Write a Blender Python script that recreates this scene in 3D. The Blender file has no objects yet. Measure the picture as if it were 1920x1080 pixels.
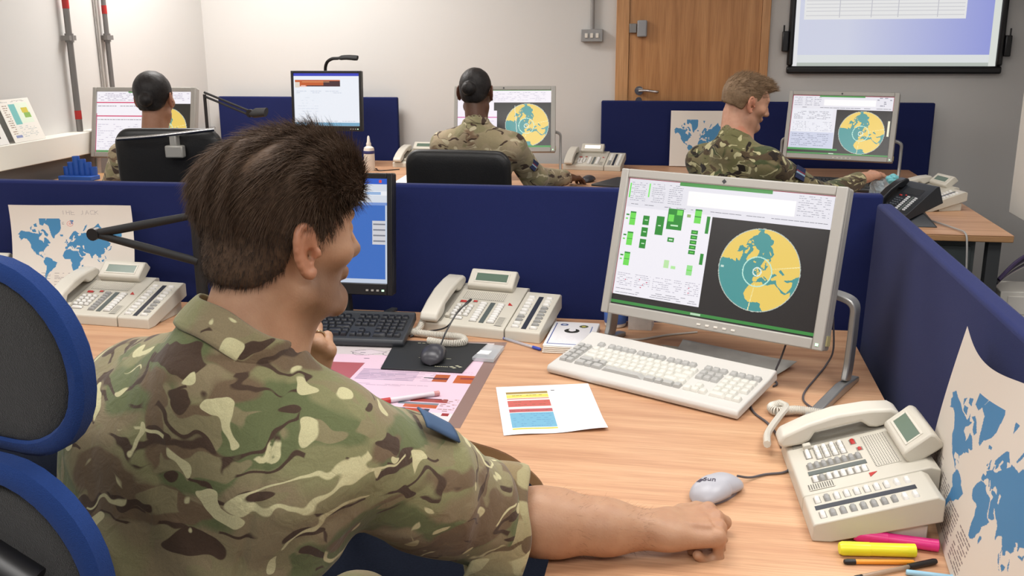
import bpy, math, random
import numpy as np
from mathutils import Matrix, Vector, Euler
PI = math.pi
sc = bpy.context.scene
col = sc.collection
random.seed(7); rng = np.random.RandomState(7)

# ---------------------------------------------------------------- camera
yaw, pitch, roll, FPX = -0.176750826, 0.254522240, -0.00501513339, 1828.69
fw = Vector((math.sin(yaw)*math.cos(pitch), math.cos(yaw)*math.cos(pitch), -math.sin(pitch)))
rt = Vector((math.cos(yaw), -math.sin(yaw), 0)); dn = fw.cross(rt)
c_, s_ = math.cos(roll), math.sin(roll)
r2 = rt*c_ - dn*s_; d2 = rt*s_ + dn*c_
cam_d = bpy.data.cameras.new('camera'); cam = bpy.data.objects.new('camera', cam_d); col.objects.link(cam)
up_ = -d2; bk = -fw
cam.matrix_world = Matrix(((r2.x, up_.x, bk.x, 0), (r2.y, up_.y, bk.y, 0), (r2.z, up_.z, bk.z, 1.54), (0, 0, 0, 1)))
cam_d.sensor_width = 36; cam_d.lens = FPX/1920*36; cam_d.clip_start = .02
sc.camera = cam
# ---------------------------------------------------------------- world, lights, exposure
w = bpy.data.worlds.new('world'); sc.world = w; w.use_nodes = True
w.node_tree.nodes['Background'].inputs[0].default_value = (.85, .9, 1, 1)
w.node_tree.nodes['Background'].inputs[1].default_value = .15
vs = sc.view_settings; vs.view_transform = 'Standard'; vs.look = 'None'; vs.gamma = 1; vs.use_curve_mapping = False
vs.exposure = -.35
LIGHTS = [(-2.45, 5.25, 58), (-.6, 4.2, 5), (1.1, 3.9, 14), (-2.5, 2.2, 20), (-.6, 1.9, 29), (1.0, 1.6, 29), (-2.5, -.2, 18), (-.6, -.4, 30), (1.0, -.6, 26)]
LCOL = (1, .975, .945)
for lx, ly, e in LIGHTS:                       # ceiling panels: the light each fitting gives (fittings are built below)
    ld = bpy.data.lights.new('panel_light', 'AREA'); ld.shape = 'RECTANGLE'; ld.size = 1.15; ld.size_y = .55
    ld.energy = e; ld.color = LCOL; lo = bpy.data.objects.new('panel_light', ld); col.objects.link(lo)
    lo.location = (lx, ly, 2.66)

# ---------------------------------------------------------------- helpers
def sr(r, g, b):
    f = lambda c: (c/255/12.92) if c/255 <= .04045 else ((c/255+.055)/1.055)**2.4
    return (f(r), f(g), f(b), 1)
MATS = {}
def mat(name, c, rough=.5, metal=0, emit=0, spec=.5, bump=0, bscale=200, var=0, vscale=8, trans=0, alpha=1, sss=0, sheen=0, coat=0):
    if name in MATS: return MATS[name]
    m = bpy.data.materials.new(name); m.use_nodes = True; nt = m.node_tree; b = nt.nodes['Principled BSDF']
    b.inputs['Base Color'].default_value = c; b.inputs['Roughness'].default_value = rough; b.inputs['Metallic'].default_value = metal
    b.inputs['Specular IOR Level'].default_value = spec
    if trans: b.inputs['Transmission Weight'].default_value = trans
    if alpha < 1: b.inputs['Alpha'].default_value = alpha
    if coat: b.inputs['Coat Weight'].default_value = coat
    if sheen: b.inputs['Sheen Weight'].default_value = sheen; b.inputs['Sheen Roughness'].default_value = .4
    if sss: b.inputs['Subsurface Weight'].default_value = sss; b.inputs['Subsurface Radius'].default_value = (.012, .005, .003); b.inputs['Subsurface Scale'].default_value = 1.0
    if emit: b.inputs['Emission Color'].default_value = c; b.inputs['Emission Strength'].default_value = emit
    tc = nt.nodes.new('ShaderNodeTexCoord')
    if var:
        n = nt.nodes.new('ShaderNodeTexNoise'); n.inputs['Scale'].default_value = vscale; n.inputs['Detail'].default_value = 4
        nt.links.new(tc.outputs['Object'], n.inputs['Vector'])
        mx = nt.nodes.new('ShaderNodeMix'); mx.data_type = 'RGBA'; nt.links.new(n.outputs['Fac'], mx.inputs['Factor'])
        mx.inputs[6].default_value = tuple(x*(1-var) for x in c[:3])+(1,); mx.inputs[7].default_value = tuple(min(1, x*(1+var)) for x in c[:3])+(1,)
        nt.links.new(mx.outputs[2], b.inputs['Base Color'])
    if bump:
        n = nt.nodes.new('ShaderNodeTexNoise'); n.inputs['Scale'].default_value = bscale; n.inputs['Detail'].default_value = 3
        nt.links.new(tc.outputs['Object'], n.inputs['Vector'])
        bp = nt.nodes.new('ShaderNodeBump'); bp.inputs['Strength'].default_value = bump; bp.inputs['Distance'].default_value = .002
        nt.links.new(n.outputs['Fac'], bp.inputs['Height']); nt.links.new(bp.outputs[0], b.inputs['Normal'])
    MATS[name] = m; return m
def T(x=0, y=0, z=0, rx=0, ry=0, rz=0): return Matrix.Translation((x, y, z)) @ Euler((rx, ry, rz)).to_matrix().to_4x4()
class MB:
    def __init__(s): s.v = []; s.f = []; s.M = Matrix()
    def add(s, vs_, fs):
        o = len(s.v); s.v += [tuple(s.M @ Vector(p)) for p in vs_]; s.f += [tuple(i+o for i in f) for f in fs]; return s
    def box(s, x0, x1, y0, y1, z0, z1):
        return s.add([(x, y, z) for x in (x0, x1) for y in (y0, y1) for z in (z0, z1)], [(0, 1, 3, 2), (4, 6, 7, 5), (0, 4, 5, 1), (2, 3, 7, 6), (0, 2, 6, 4), (1, 5, 7, 3)])
    def prism(s, pts, a, b, ax='z'):
        """outline pts in a plane, extruded from a to b along ax"""
        def P(p, t): return {'z': (p[0], p[1], t), 'x': (t, p[0], p[1]), 'y': (p[0], t, p[1])}[ax]
        n = len(pts); s.add([P(p, a) for p in pts]+[P(p, b) for p in pts], [tuple(range(n))[::-1], tuple(range(n, 2*n))]+[(i, (i+1) % n, n+(i+1) % n, n+i) for i in range(n)]); return s
    def tube(s, pts, r, n=8, cap=True, flat=1.0):
        pts = [Vector(p) for p in pts]; rs = r if hasattr(r, '__len__') else [r]*len(pts); vs_ = []; fs = []
        t = (pts[1]-pts[0]).normalized(); nn = t.orthogonal().normalized()
        for i, p in enumerate(pts):
            t = (pts[min(i+1, len(pts)-1)]-pts[max(i-1, 0)]).normalized(); nn = (nn-t*nn.dot(t)).normalized(); b = t.cross(nn)
            for k in range(n):
                a = 2*PI*k/n; vs_.append(p+nn*math.cos(a)*rs[i]+b*math.sin(a)*rs[i]*flat)
        for i in range(len(pts)-1):
            for k in range(n): fs.append((i*n+k, i*n+(k+1) % n, (i+1)*n+(k+1) % n, (i+1)*n+k))
        if cap: fs.append(tuple(range(n))[::-1]); fs.append(tuple(range((len(pts)-1)*n, len(pts)*n)))
        return s.add(vs_, fs)
    def cyl(s, x, y, z0, z1, r, n=24, r2=None): return s.tube([(x, y, z0), (x, y, z1)], [r, r if r2 is None else r2], n)
    def lathe(s, prof, n=24, x=0, y=0):
        vs_ = []; fs = []
        for r, z in prof:
            for k in range(n): a = 2*PI*k/n; vs_.append((x+r*math.cos(a), y+r*math.sin(a), z))
        for i in range(len(prof)-1):
            for k in range(n): fs.append((i*n+k, i*n+(k+1) % n, (i+1)*n+(k+1) % n, (i+1)*n+k))
        fs.append(tuple(range(n))[::-1]); fs.append(tuple(range((len(prof)-1)*n, len(prof)*n)))
        return s.add(vs_, fs)
def obj(name, mb, m, parent=None, bev=0, smooth=None, kind=None, label=None, seg=2, sub=0):
    me = bpy.data.meshes.new(name); me.from_pydata(mb.v, [], mb.f); me.update(); me.materials.append(m)
    o = bpy.data.objects.new(name, me); col.objects.link(o)
    if parent is not None: o.parent = parent
    if sub:
        s = o.modifiers.new('s', 'SUBSURF'); s.levels = s.render_levels = sub
    if bev:
        b = o.modifiers.new('b', 'BEVEL'); b.width = bev; b.segments = seg; b.limit_method = 'ANGLE'; b.angle_limit = .6
    if smooth is None: smooth = bool(bev or sub)
    if smooth:
        me.polygons.foreach_set('use_smooth', [True]*len(me.polygons))
        if not sub: me.set_sharp_from_angle(angle=.75)
    if kind: o['kind'] = kind
    if label: o['label'] = label
    return o
def tag(o, label, cat, group=None):
    o['label'] = label; o['category'] = cat
    if group: o['group'] = group
    return o
def thing(name, label, cat, loc=(0, 0, 0), rz=0, group=None, rot=None):
    o = bpy.data.objects.new(name, None); o.empty_display_size = .05; col.objects.link(o)
    o.location = loc; o.rotation_euler = rot if rot else (0, 0, rz); return tag(o, label, cat, group)
def dup(root, loc, rz, label, group=None, rot=None):
    r = root.copy(); col.objects.link(r); r.location = loc; r.rotation_euler = rot if rot else (0, 0, rz); r['label'] = label
    if group: r['group'] = group
    def rec(a, b):
        for ch in list(a.children):
            c = ch.copy(); col.objects.link(c); c.parent = b; rec(ch, c)
    rec(root, r); return r
def catmull(pts, n=8):
    P = [Vector(p) for p in pts]; P = [P[0]*2-P[1]]+P+[P[-1]*2-P[-2]]; out = []
    for i in range(1, len(P)-2):
        for k in range(n):
            t = k/n; a, b, c, d = P[i-1:i+3]
            out.append(.5*((2*b)+(c-a)*t+(2*a-5*b+4*c-d)*t*t+(3*b-a-3*c+d)*t**3))
    return out+[P[-2]]
def coil(path, R, r, pitch, n=10, m=5):
    """coiled cord wound around a path"""
    P = catmull(path, 40); L = [0]
    for a, b in zip(P, P[1:]): L.append(L[-1]+(b-a).length)
    tot = L[-1]; N = int(tot/pitch*n); pts = []; nn = Vector((0, 0, 1))
    for i in range(N+1):
        d = tot*i/N; j = min(max(np.searchsorted(L, d)-1, 0), len(P)-2); t = (d-L[j])/max(1e-9, L[j+1]-L[j]); p = P[j].lerp(P[j+1], t)
        tg = (P[j+1]-P[j]).normalized(); u = (nn-tg*nn.dot(tg)).normalized(); v = tg.cross(u); a = 2*PI*i/n
        pts.append(p+u*math.cos(a)*R+v*math.sin(a)*R)
    return MB().tube(pts, r, m)

# ---- painted surfaces: an image-like pattern held as flat coloured faces
class Cv:
    def __init__(s, w, h, bg): s.w, s.h = w, h; s.a = np.zeros((h, w, 3)); s.a[:] = bg; s.X, s.Y = np.meshgrid(np.arange(w)+.5, np.arange(h)+.5)
    def rect(s, x0, y0, x1, y1, c): s.a[max(0, int(round(y0))):max(0, int(round(y1))), max(0, int(round(x0))):max(0, int(round(x1)))] = c
    def line(s, x0, y0, x1, y1, c, t=1):
        dx, dy = x1-x0, y1-y0; L2 = dx*dx+dy*dy+1e-9; u = np.clip(((s.X-x0)*dx+(s.Y-y0)*dy)/L2, 0, 1)
        s.a[np.hypot(s.X-x0-u*dx, s.Y-y0-u*dy) < t/2] = c
    def ring(s, x, y, r, c, t=1, e=1.0): s.a[abs(np.hypot(s.X-x, (s.Y-y)/e)-r) < t/2] = c
    def disc(s, x, y, r, c, e=1.0): s.a[np.hypot(s.X-x, (s.Y-y)/e) < r] = c
    def poly(s, pts, c):
        m = inpoly(s.X, s.Y, pts); s.a[m] = c
    def dashes(s, x0, y0, x1, y1, c, gap=3, fill=.7, lw=(2, 7), h=1):
        y = y0
        while y < y1:
            x = x0
            while x < x1:
                l = random.uniform(*lw)
                if random.random() < fill: s.rect(x, y, min(x+l, x1), y+h, c)
                x += l+1
            y += gap
    def strokes(s, strs, x, y, sc_, c, t=1, dx=1.3):
        for ch in strs:
            for (a, b, d, e) in GL.get(ch, []): s.line(x+a*sc_, y+b*sc_, x+d*sc_, y+e*sc_, c, t)
            x += dx*sc_
GL = {'T': [(0, 0, 1, 0), (.5, 0, .5, 1.4)], 'H': [(0, 0, 0, 1.4), (1, 0, 1, 1.4), (0, .7, 1, .7)], 'E': [(0, 0, 0, 1.4), (0, 0, 1, 0), (0, .7, .8, .7), (0, 1.4, 1, 1.4)],
      'J': [(0, 0, 1, 0), (.6, 0, .6, 1.2), (.6, 1.2, .2, 1.4)], 'A': [(0, 1.4, .5, 0), (.5, 0, 1, 1.4), (.2, .8, .8, .8)], 'C': [(1, .1, .3, 0), (.3, 0, 0, .7), (0, .7, .3, 1.4), (.3, 1.4, 1, 1.3)],
      'K': [(0, 0, 0, 1.4), (0, .8, 1, 0), (.2, .7, 1, 1.4)]}
def inpoly(X, Y, pts):
    m = np.zeros(X.shape, bool); n = len(pts)
    for i in range(n):
        x0, y0 = pts[i]; x1, y1 = pts[(i+1) % n]
        if y0 == y1: continue
        m ^= ((Y > y0) != (Y > y1)) & (X < (x1-x0)*(Y-y0)/(y1-y0)+x0)
    return m
def paintmat(name, emit=0, rough=.6, coat=0):
    if name in MATS: return MATS[name]
    m = bpy.data.materials.new(name); m.use_nodes = True; nt = m.node_tree; b = nt.nodes['Principled BSDF']
    a = nt.nodes.new('ShaderNodeAttribute'); a.attribute_name = 'Col'
    b.inputs['Roughness'].default_value = rough
    if coat: b.inputs['Coat Weight'].default_value = coat; b.inputs['Coat Roughness'].default_value = .15
    if emit:
        b.inputs['Base Color'].default_value = (.01, .01, .01, 1); b.inputs['Emission Strength'].default_value = emit
        nt.links.new(a.outputs['Color'], b.inputs['Emission Color'])
    else: nt.links.new(a.outputs['Color'], b.inputs['Base Color'])
    MATS[name] = m; return m
def painted(name, cv, fn, m, parent=None, maxrun=9999, maxv=1, label=None):
    """cv colours 0-255 (sRGB); fn(u,v) -> local xyz, u right 0..1, v down 0..1"""
    A = cv.a; H, W = A.shape[:2]; vi = {}; V = []; F = []; C = []
    def vid(i, j):
        k = i*(W+1)+j
        if k not in vi: vi[k] = len(V); V.append(fn(j/W, i/H))
        return vi[k]
    for i in range(H):
        row = A[i]; ch = np.where(np.any(row[1:] != row[:-1], axis=1))[0]+1; st = [0]+list(ch)+[W]
        for a, b in zip(st, st[1:]):
            x = a
            while x < b:
                e = min(b, x+maxrun); F.append((vid(i+1, x), vid(i+1, e), vid(i, e), vid(i, x))); C.append(row[x]); x = e
    me = bpy.data.meshes.new(name); me.from_pydata(V, [], F); me.materials.append(m)
    c = np.array(C)/255.; c = np.where(c <= .04045, c/12.92, ((c+.055)/1.055)**2.4)
    ca = me.color_attributes.new('Col', 'FLOAT_COLOR', 'CORNER'); d = np.ones((len(F)*4, 4)); d[:, :3] = np.repeat(c, 4, axis=0); ca.data.foreach_set('color', d.ravel())
    o = bpy.data.objects.new(name, me); col.objects.link(o)
    if parent is not None: o.parent = parent
    if label: o['label'] = label
    return o
LAND = [[(-168,66),(-156,71),(-141,70),(-128,70),(-115,68),(-108,68),(-95,67),(-94,72),(-88,68),(-82,69),(-85,66),(-94,62),(-94,58),(-88,57),(-82,55),(-80,52),(-79,55),(-77,57),(-78,62),(-70,61),(-65,59),(-60,55),(-56,52),(-60,50),(-66,50),(-65,48),(-61,46),(-66,44),(-70,43),(-70,41),(-74,40),(-76,36),(-81,31),(-80,26),(-82,28),(-84,30),(-90,29),(-97,27),(-97,22),(-94,18),(-91,19),(-87,21),(-88,16),(-83,15),(-83,10),(-79,9),(-78,8),(-83,8),(-87,12),(-95,16),(-105,20),(-109,26),(-113,31),(-110,24),(-115,30),(-118,34),(-124,40),(-124,48),(-130,54),(-138,59),(-148,60),(-153,58),(-162,55),(-158,58),(-162,60),(-165,62),(-161,65)],
 [(-80,73),(-72,71),(-62,66),(-66,63),(-74,65),(-78,70),(-88,71)],[(-117,72),(-105,73),(-102,69),(-115,69)],[(-90,81),(-62,82),(-78,76),(-90,77)],[(-124,74),(-116,76),(-120,71)],[(-110,77),(-100,78),(-98,75),(-108,75)],
 [(-73,78),(-60,82),(-30,83.5),(-18,80),(-20,73),(-25,70),(-40,65),(-43,60),(-48,61),(-53,66),(-55,70),(-60,76)],
 [(-78,8),(-72,12),(-62,10),(-52,5),(-50,0),(-44,-2),(-35,-6),(-39,-15),(-41,-22),(-48,-26),(-53,-33),(-58,-35),(-62,-39),(-65,-43),(-68,-50),(-68,-55),(-74,-52),(-75,-45),(-73,-38),(-71,-30),(-70,-18),(-76,-14),(-81,-6),(-80,0),(-77,4)],
 [(-17,15),(-16,21),(-13,28),(-9,32),(-6,35.5),(0,36),(10,37),(11,34),(15,32),(20,31),(25,32),(32,31),(34,27),(37,21),(39,15),(43,11.5),(51,11.5),(48,5),(42,-2),(39,-6),(40,-14),(35,-20),(35,-25),(30,-31),(25,-34),(18,-34),(15,-27),(12,-17),(13,-8),(9,-1),(9,4),(5,6),(-3,5),(-8,4.5),(-13,8)],
 [(-9,37),(-9,43),(-2,43.5),(-1,46),(-4,48),(2,51),(8,54),(8,57),(10,57),(10,54),(14,54),(19,54.5),(21,56),(24,58),(29,60),(24,60),(21,61),(25,65),(21,65),(17,61),(18,59),(16,57),(13,55.5),(11,59),(7,58),(5,61),(12,66),(20,70),(27,71),(40,67.5),(33,66.5),(38,64),(44,66),(45,68),(55,68.5),(68,69),(73,72),(80,73),(95,76),(104,78),(113,74),(130,71),(140,73),(160,70),(180,69),(180,65),(170,60),(163,60),(162,56),(157,51),(155,57),(160,61),(150,59),(142,59),(135,54),(141,52),(139,47),(132,43),(129,41),(129,36),(126,35),(125,39),(121,40),(118,38),(122,36),(120,33),(122,30),(118,24),(110,21),(108,19),(109,13),(105,9),(101,13),(100,8),(104,2),(103,1),(99,8),(98,15),(94,17),(90,22),(86,20),(80,14),(80,9),(77,8),(73,17),(72,21),(67,24),(60,25),(56,27),(50,30),(48,30),(52,25),(56,24),(59,22),(55,17),(45,13),(43,15),(39,21),(35,28),(35,31),(36,36),(31,36.5),(27,37),(27,40),(30,41),(36,42),(41,41.5),(39,44),(37,46),(35,45),(33,46),(30,46),(28,43),(28,41),(23,40),(24,38),(22,36.5),(19,41),(14,45),(12,45),(15,41),(18,40),(16,38),(12,42),(9,44),(4,43),(3,42),(0,40),(-1,37),(-5,36)],
 [(-5,50),(1,51),(1,53),(-2,56),(-3,59),(-5,58),(-5,55),(-3,54),(-4,52)],[(-10,52),(-6,52),(-6,55),(-9,54)],[(-24,66),(-14,66),(-14,64),(-22,63.5)],[(130,32),(136,34),(141,36),(142,42),(145,44),(141,45),(139,38),(133,35)],
 [(44,-16),(49,-13),(50,-16),(47,-25),(44,-23)],[(109,1),(114,4),(118,6),(118,1),(115,-4),(110,-2)],[(96,5),(103,0),(106,-5),(102,-4),(97,1)],[(131,-1),(140,-3),(150,-9),(147,-10),(138,-8),(133,-4)],[(106,-7),(114,-8),(106,-6)],[(120,18),(122,17),(126,7),(122,8)],
 [(114,-22),(122,-18),(130,-12),(136,-12),(136,-16),(140,-17),(142,-11),(146,-19),(153,-27),(150,-37),(141,-38),(135,-34),(130,-32),(118,-35),(115,-33)],[(173,-35),(178,-38),(172,-44),(167,-46),(172,-41)],[(52,71),(60,76),(68,77),(56,71)],[(12,80),(25,80),(18,77)],[(-84,22),(-75,20),(-78,22.5)]]
SEA = [[(48,46),(53,46),(53,42),(54,37),(50,37.5),(49,41),(47,44)]]
def land(lon, lat):
    m = np.zeros(lon.shape, bool)
    for p in LAND: m |= inpoly(lon, lat, p)
    for p in SEA: m &= ~inpoly(lon, lat, p)
    return m
def globe(cv, cx, cy, R, ey=1.0, yel=(238, 205, 100), sea=(72, 150, 150), lat0=54, lon0=0, span=62):
    u = (cv.X-cx)/R; v = -(cv.Y-cy)/(R*ey); r = np.hypot(u, v); ins = r < 1
    c = np.radians(r*span); la0 = math.radians(lat0); rr = np.maximum(r, 1e-6)
    lat = np.arcsin(np.clip(np.cos(c)*math.sin(la0)+v/rr*np.sin(c)*math.cos(la0), -1, 1))
    lon = np.degrees(np.arctan2(u/rr*np.sin(c), math.cos(la0)*np.cos(c)-v/rr*math.sin(la0)*np.sin(c)))+lon0
    lon = (lon+180) % 360-180; L = land(lon, np.degrees(lat)); cv.a[ins & L] = yel; cv.a[ins & ~L] = sea
    W = (225, 240, 230)
    cv.ring(cx, cy, R*1.01, (190, 200, 190), max(1, R*.02), ey); m = ins & (abs(np.arctan2(v, u)-.2) < .012) & (r > .35); cv.a[m] = (250, 235, 170)
    cv.a[ins & (abs(np.arctan2(v, u)+1.69) < .012) & (r > .35)] = (250, 235, 170)
    cv.ring(cx-.03*R, cy+.04*R, R*.36, (190, 235, 220), max(1.1, R*.028), ey); cv.ring(cx-.03*R, cy+.04*R, R*.1, W, max(1, R*.03), ey)
def worldmap(cv, x0, y0, x1, y1, c):
    lo = -170+(cv.X-x0)/(x1-x0)*350; mer = lambda d: math.log(math.tan(PI/4+math.radians(d)/2)); a, b = mer(81), mer(-57)
    me_ = a+(cv.Y-y0)/(y1-y0)*(b-a); la = np.degrees(2*np.arctan(np.exp(me_))-PI/2)
    ok = (cv.X > x0) & (cv.X < x1) & (cv.Y > y0) & (cv.Y < y1); cv.a[ok & land(lo, la)] = c
# ---------------------------------------------------------------- shared materials
def woodmat(name, c1, c2, c3, scale=1.0, axis=0, rough=.42):
    m = bpy.data.materials.new(name); m.use_nodes = True; nt = m.node_tree; b = nt.nodes['Principled BSDF']; N = nt.nodes.new; L = nt.links.new
    tc = N('ShaderNodeTexCoord'); mp = N('ShaderNodeMapping'); L(tc.outputs['Object'], mp.inputs[0])
    s = [14*scale]*3; s[axis] = .9*scale; mp.inputs['Scale'].default_value = s
    n1 = N('ShaderNodeTexNoise'); n1.inputs['Scale'].default_value = 2.2; n1.inputs['Detail'].default_value = 6; n1.inputs['Distortion'].default_value = .35; L(mp.outputs[0], n1.inputs['Vector'])
    mp2 = N('ShaderNodeMapping'); L(tc.outputs['Object'], mp2.inputs[0]); s = [160*scale]*3; s[axis] = 5*scale; mp2.inputs['Scale'].default_value = s
    n2 = N('ShaderNodeTexNoise'); n2.inputs['Scale'].default_value = 2; n2.inputs['Detail'].default_value = 3; L(mp2.outputs[0], n2.inputs['Vector'])
    cr = N('ShaderNodeValToRGB'); L(n1.outputs['Fac'], cr.inputs[0]); e = cr.color_ramp.elements
    e[0].position = .3; e[0].color = c1; e[1].position = .68; e[1].color = c3; x = e.new(.5); x.color = c2
    mx = N('ShaderNodeMix'); mx.data_type = 'RGBA'; mx.blend_type = 'MULTIPLY'; mx.inputs['Factor'].default_value = .35
    cr2 = N('ShaderNodeValToRGB'); L(n2.outputs['Fac'], cr2.inputs[0]); cr2.color_ramp.elements[0].position = .38; cr2.color_ramp.elements[0].color = (.62, .55, .48, 1); cr2.color_ramp.elements[1].position = .55; cr2.color_ramp.elements[1].color = (1, 1, 1, 1)
    L(cr.outputs[0], mx.inputs[6]); L(cr2.outputs[0], mx.inputs[7]); L(mx.outputs[2], b.inputs['Base Color']); b.inputs['Roughness'].default_value = rough
    MATS[name] = m; return m
beech = woodmat('beech', sr(188, 140, 106), sr(204, 158, 122), sr(214, 171, 134))
doorwood = woodmat('doorwood', sr(164, 112, 66), sr(183, 130, 80), sr(196, 144, 94), .6, 2)
edgewood = mat('edgewood', sr(176, 134, 92), .45, var=.12, vscale=30)
wallm = mat('wall_paint', sr(208, 206, 203), .8, bump=.08, bscale=60, var=.02, vscale=1.5)
white = mat('white_plastic', sr(222, 217, 208), .4)
offwhite = mat('offwhite', sr(226, 222, 212), .5)
dgrey = mat('dark_grey', sr(58, 60, 62), .5)
black = mat('black_plastic', sr(22, 22, 24), .38)
blackm = mat('black_matt', sr(20, 20, 21), .7)
silver = mat('silver_plastic', sr(172, 170, 164), .38, metal=.25)
chrome = mat('chrome', sr(200, 200, 200), .18, metal=1)
steel = mat('steel', sr(135, 132, 130), .4, metal=.6)
red = mat('red_plastic', sr(178, 42, 40), .45)
def fabricmat(name, c, rough=.95, bump=.5, scale=900):
    m = mat(name, c, rough, bump=bump, bscale=scale, var=.1, vscale=500, sheen=.08, spec=.15); return m
navy = fabricmat('navy_fabric', sr(31, 39, 86))
carpet = mat('carpet', sr(38, 44, 60), .95, bump=.6, bscale=400, var=.35, vscale=120, spec=.1)
# ---------------------------------------------------------------- the room
def st(name, mb, m, **k): return obj(name, mb, m, kind='structure', **k)
H = 2.7
st('floor', MB().box(-3.32, 2.7, -2.6, 6.4, -.1, 0), carpet)
st('ceiling', MB().box(-3.32, 2.7, -2.6, 6.4, H, H+.1), mat('ceiling_tile', sr(225, 224, 218), .9))
st('wall_left', MB().box(-3.32, -3.22, -2.6, 6.4, 0, H), wallm)
st('wall_back', MB().box(-3.22, 2.6, 6.3, 6.4, 0, H), wallm)
st('wall_right', MB().box(2.6, 2.7, -2.6, 6.4, 0, H), wallm)
st('wall_front', MB().box(-3.22, 2.6, -2.6, -2.5, 0, H), wallm)
for i, (lx, ly, e) in enumerate(LIGHTS):
    t = thing('ceiling_light', 'recessed fluorescent ceiling panel '+['over the leftmost woman', 'over the middle woman', 'over the short-haired man', 'above the folding lamp', 'above the near black monitor', 'above the near white monitor', 'behind the camera on the left', 'straight behind the camera', 'behind the camera on the right'][i], 'light', (lx, ly, H), 0, 'ceiling light panels')
    f = MB(); 
    for a in ((-.6, .6, -.3, -.28), (-.6, .6, .28, .3), (-.6, -.58, -.28, .28), (.58, .6, -.28, .28)): f.box(*a, -.012, 0)
    obj('frame', f, offwhite, t); obj('diffuser', MB().box(-.575, .575, -.275, .275, -.006, 0), mat('diffuser', (1, .97, .93, 1), .5, emit=3), t)
st('trim_1', MB().box(-3.22, -3.125, 1.0, 4.93, .935, 1.05), offwhite, bev=.004)              # white ledge trunking
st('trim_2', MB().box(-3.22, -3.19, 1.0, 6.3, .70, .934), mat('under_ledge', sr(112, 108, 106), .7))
st('trim_3', MB().box(1.50, 1.75, 4.55, 4.85, .72, H-.005), mat('trunking_white', sr(226, 222, 214), .6), bev=.004)
# door with its frame in the far wall
st('trim_4', MB().box(-.455, -.375, 6.262, 6.298, 0, 2.1).box(.42, .47, 6.262, 6.298, 0, 2.1).box(-.455, .47, 6.262, 6.298, 2.04, 2.1), woodmat('framewood', sr(176, 124, 78), sr(192, 142, 94), sr(204, 156, 108), .6, 2), bev=.003)
d = st('door_1', MB().box(-.373, .418, 6.272, 6.297, .005, 2.038), doorwood)
hb = MB().tube([(-.305, 6.272, 1.195), (-.305, 6.225, 1.195)], .011, 12).tube(catmull([(-.305, 6.228, 1.195), (-.26, 6.222, 1.197), (-.20, 6.226, 1.19), (-.185, 6.24, 1.19)], 5), .0095, 10)
obj('door_handle', hb, chrome, d, smooth=True); obj('rose', MB().tube([(-.305, 6.272, 1.195), (-.305, 6.263, 1.195)], .027, 20), chrome, d, smooth=True)
obj('keyhole', MB().tube([(-.305, 6.272, 1.135), (-.305, 6.266, 1.135)], .02, 18), chrome, d, smooth=True)
obj('lock_case', MB().box(-.325, -.265, 6.235, 6.272, 1.52, 1.62), mat('lock_grey', sr(150, 152, 156), .45), d, bev=.008)
obj('lock_keep', MB().box(-.373, -.33, 6.24, 6.272, 1.545, 1.60), steel, d, bev=.002)
# conduits
def conduit(name, x, y, z0, z1, r, label, bands=(), m=steel, br=True):
    t = thing(name, label, 'pipe', (x, y, z0)); obj('pipe', MB().cyl(0, 0, 0, z1-z0, r, 14), m, t, smooth=True)
    for b in bands: obj('band', MB().cyl(0, 0, b-z0, b-z0+.045, r+.001, 14), red, t, smooth=True, label='red marker band')
    if br: obj('bracket', MB().box(-.026, 0.02, -.03, .03, 1.52-z0, 1.545-z0).cyl(0, 0, 1.51-z0, 1.555-z0, r+.006, 14), steel, t)
    return t
conduit('conduit_pipe', -3.185, 4.76, 1.052, 2.69, .0165, 'grey metal conduit pipe running up the left wall behind the propped cards', (1.115, 1.68))
conduit('conduit_pipe', -3.188, 5.11, 1.0, 2.69, .0135, 'grey conduit pipe on the left wall rising behind the leftmost monitor', (1.66,))
conduit('cable_run', -3.205, 5.06, 1.0, 2.69, .008, 'thin pale cable running beside the farther conduit pipe', (), mat('cable_pale', sr(170, 165, 160), .6), False)
conduit('conduit_pipe', -.605, 6.28, 1.57, 2.69, .013, 'short grey conduit pipe above the light switch box', (), mat('conduit_paint', sr(150, 148, 146), .5), False)
sw = thing('light_switch', 'grey metal light switch box with three white rockers on the far wall', 'light switch', (-.605, 6.298, 1.53))
obj('box', MB().box(-.068, .068, -.045, 0, -.038, .038), mat('switch_grey', sr(150, 150, 150), .45, metal=.2), sw, bev=.004)
for i in (-1, 0, 1): obj('rocker', MB().box(i*.034-.009, i*.034+.009, -.051, -.045, -.014, .014), white, sw, bev=.002)
# propped cards on the ledge
cv = Cv(70, 100, (226, 222, 214)); cv.rect(20, 12, 34, 60, (110, 178, 176)); cv.rect(34, 10, 62, 58, (214, 226, 208)); cv.rect(44, 22, 58, 34, (196, 180, 60)); cv.rect(46, 34, 60, 46, (130, 170, 80))
cv.dashes(6, 14, 16, 80, (150, 130, 110), 5, .8, (3, 8), 2); cv.dashes(24, 64, 60, 90, (150, 165, 170), 4, .5); cv.dashes(6, 4, 60, 8, (150, 150, 150), 2); cv.rect(8, 84, 22, 90, (130, 140, 180))
def onledge(y0, y1, z1, x0=-3.135, x1=-3.21): return lambda u, v: (x1+(x0-x1)*v, y0+(y1-y0)*u, z1+(1.0515-z1)*v)
paper = paintmat('printed_paper', rough=.6)
cd = painted('information_card', cv, onledge(4.17, 4.40, 1.25), paper); tag(cd, 'white information card with teal and green blocks propped on the ledge', 'card')
cv = Cv(50, 80, (222, 220, 216)); cv.rect(3, 14, 12, 20, (190, 170, 90)); cv.rect(22, 62, 40, 68, (60, 60, 60)); cv.dashes(5, 24, 44, 56, (205, 205, 205), 6)
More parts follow.
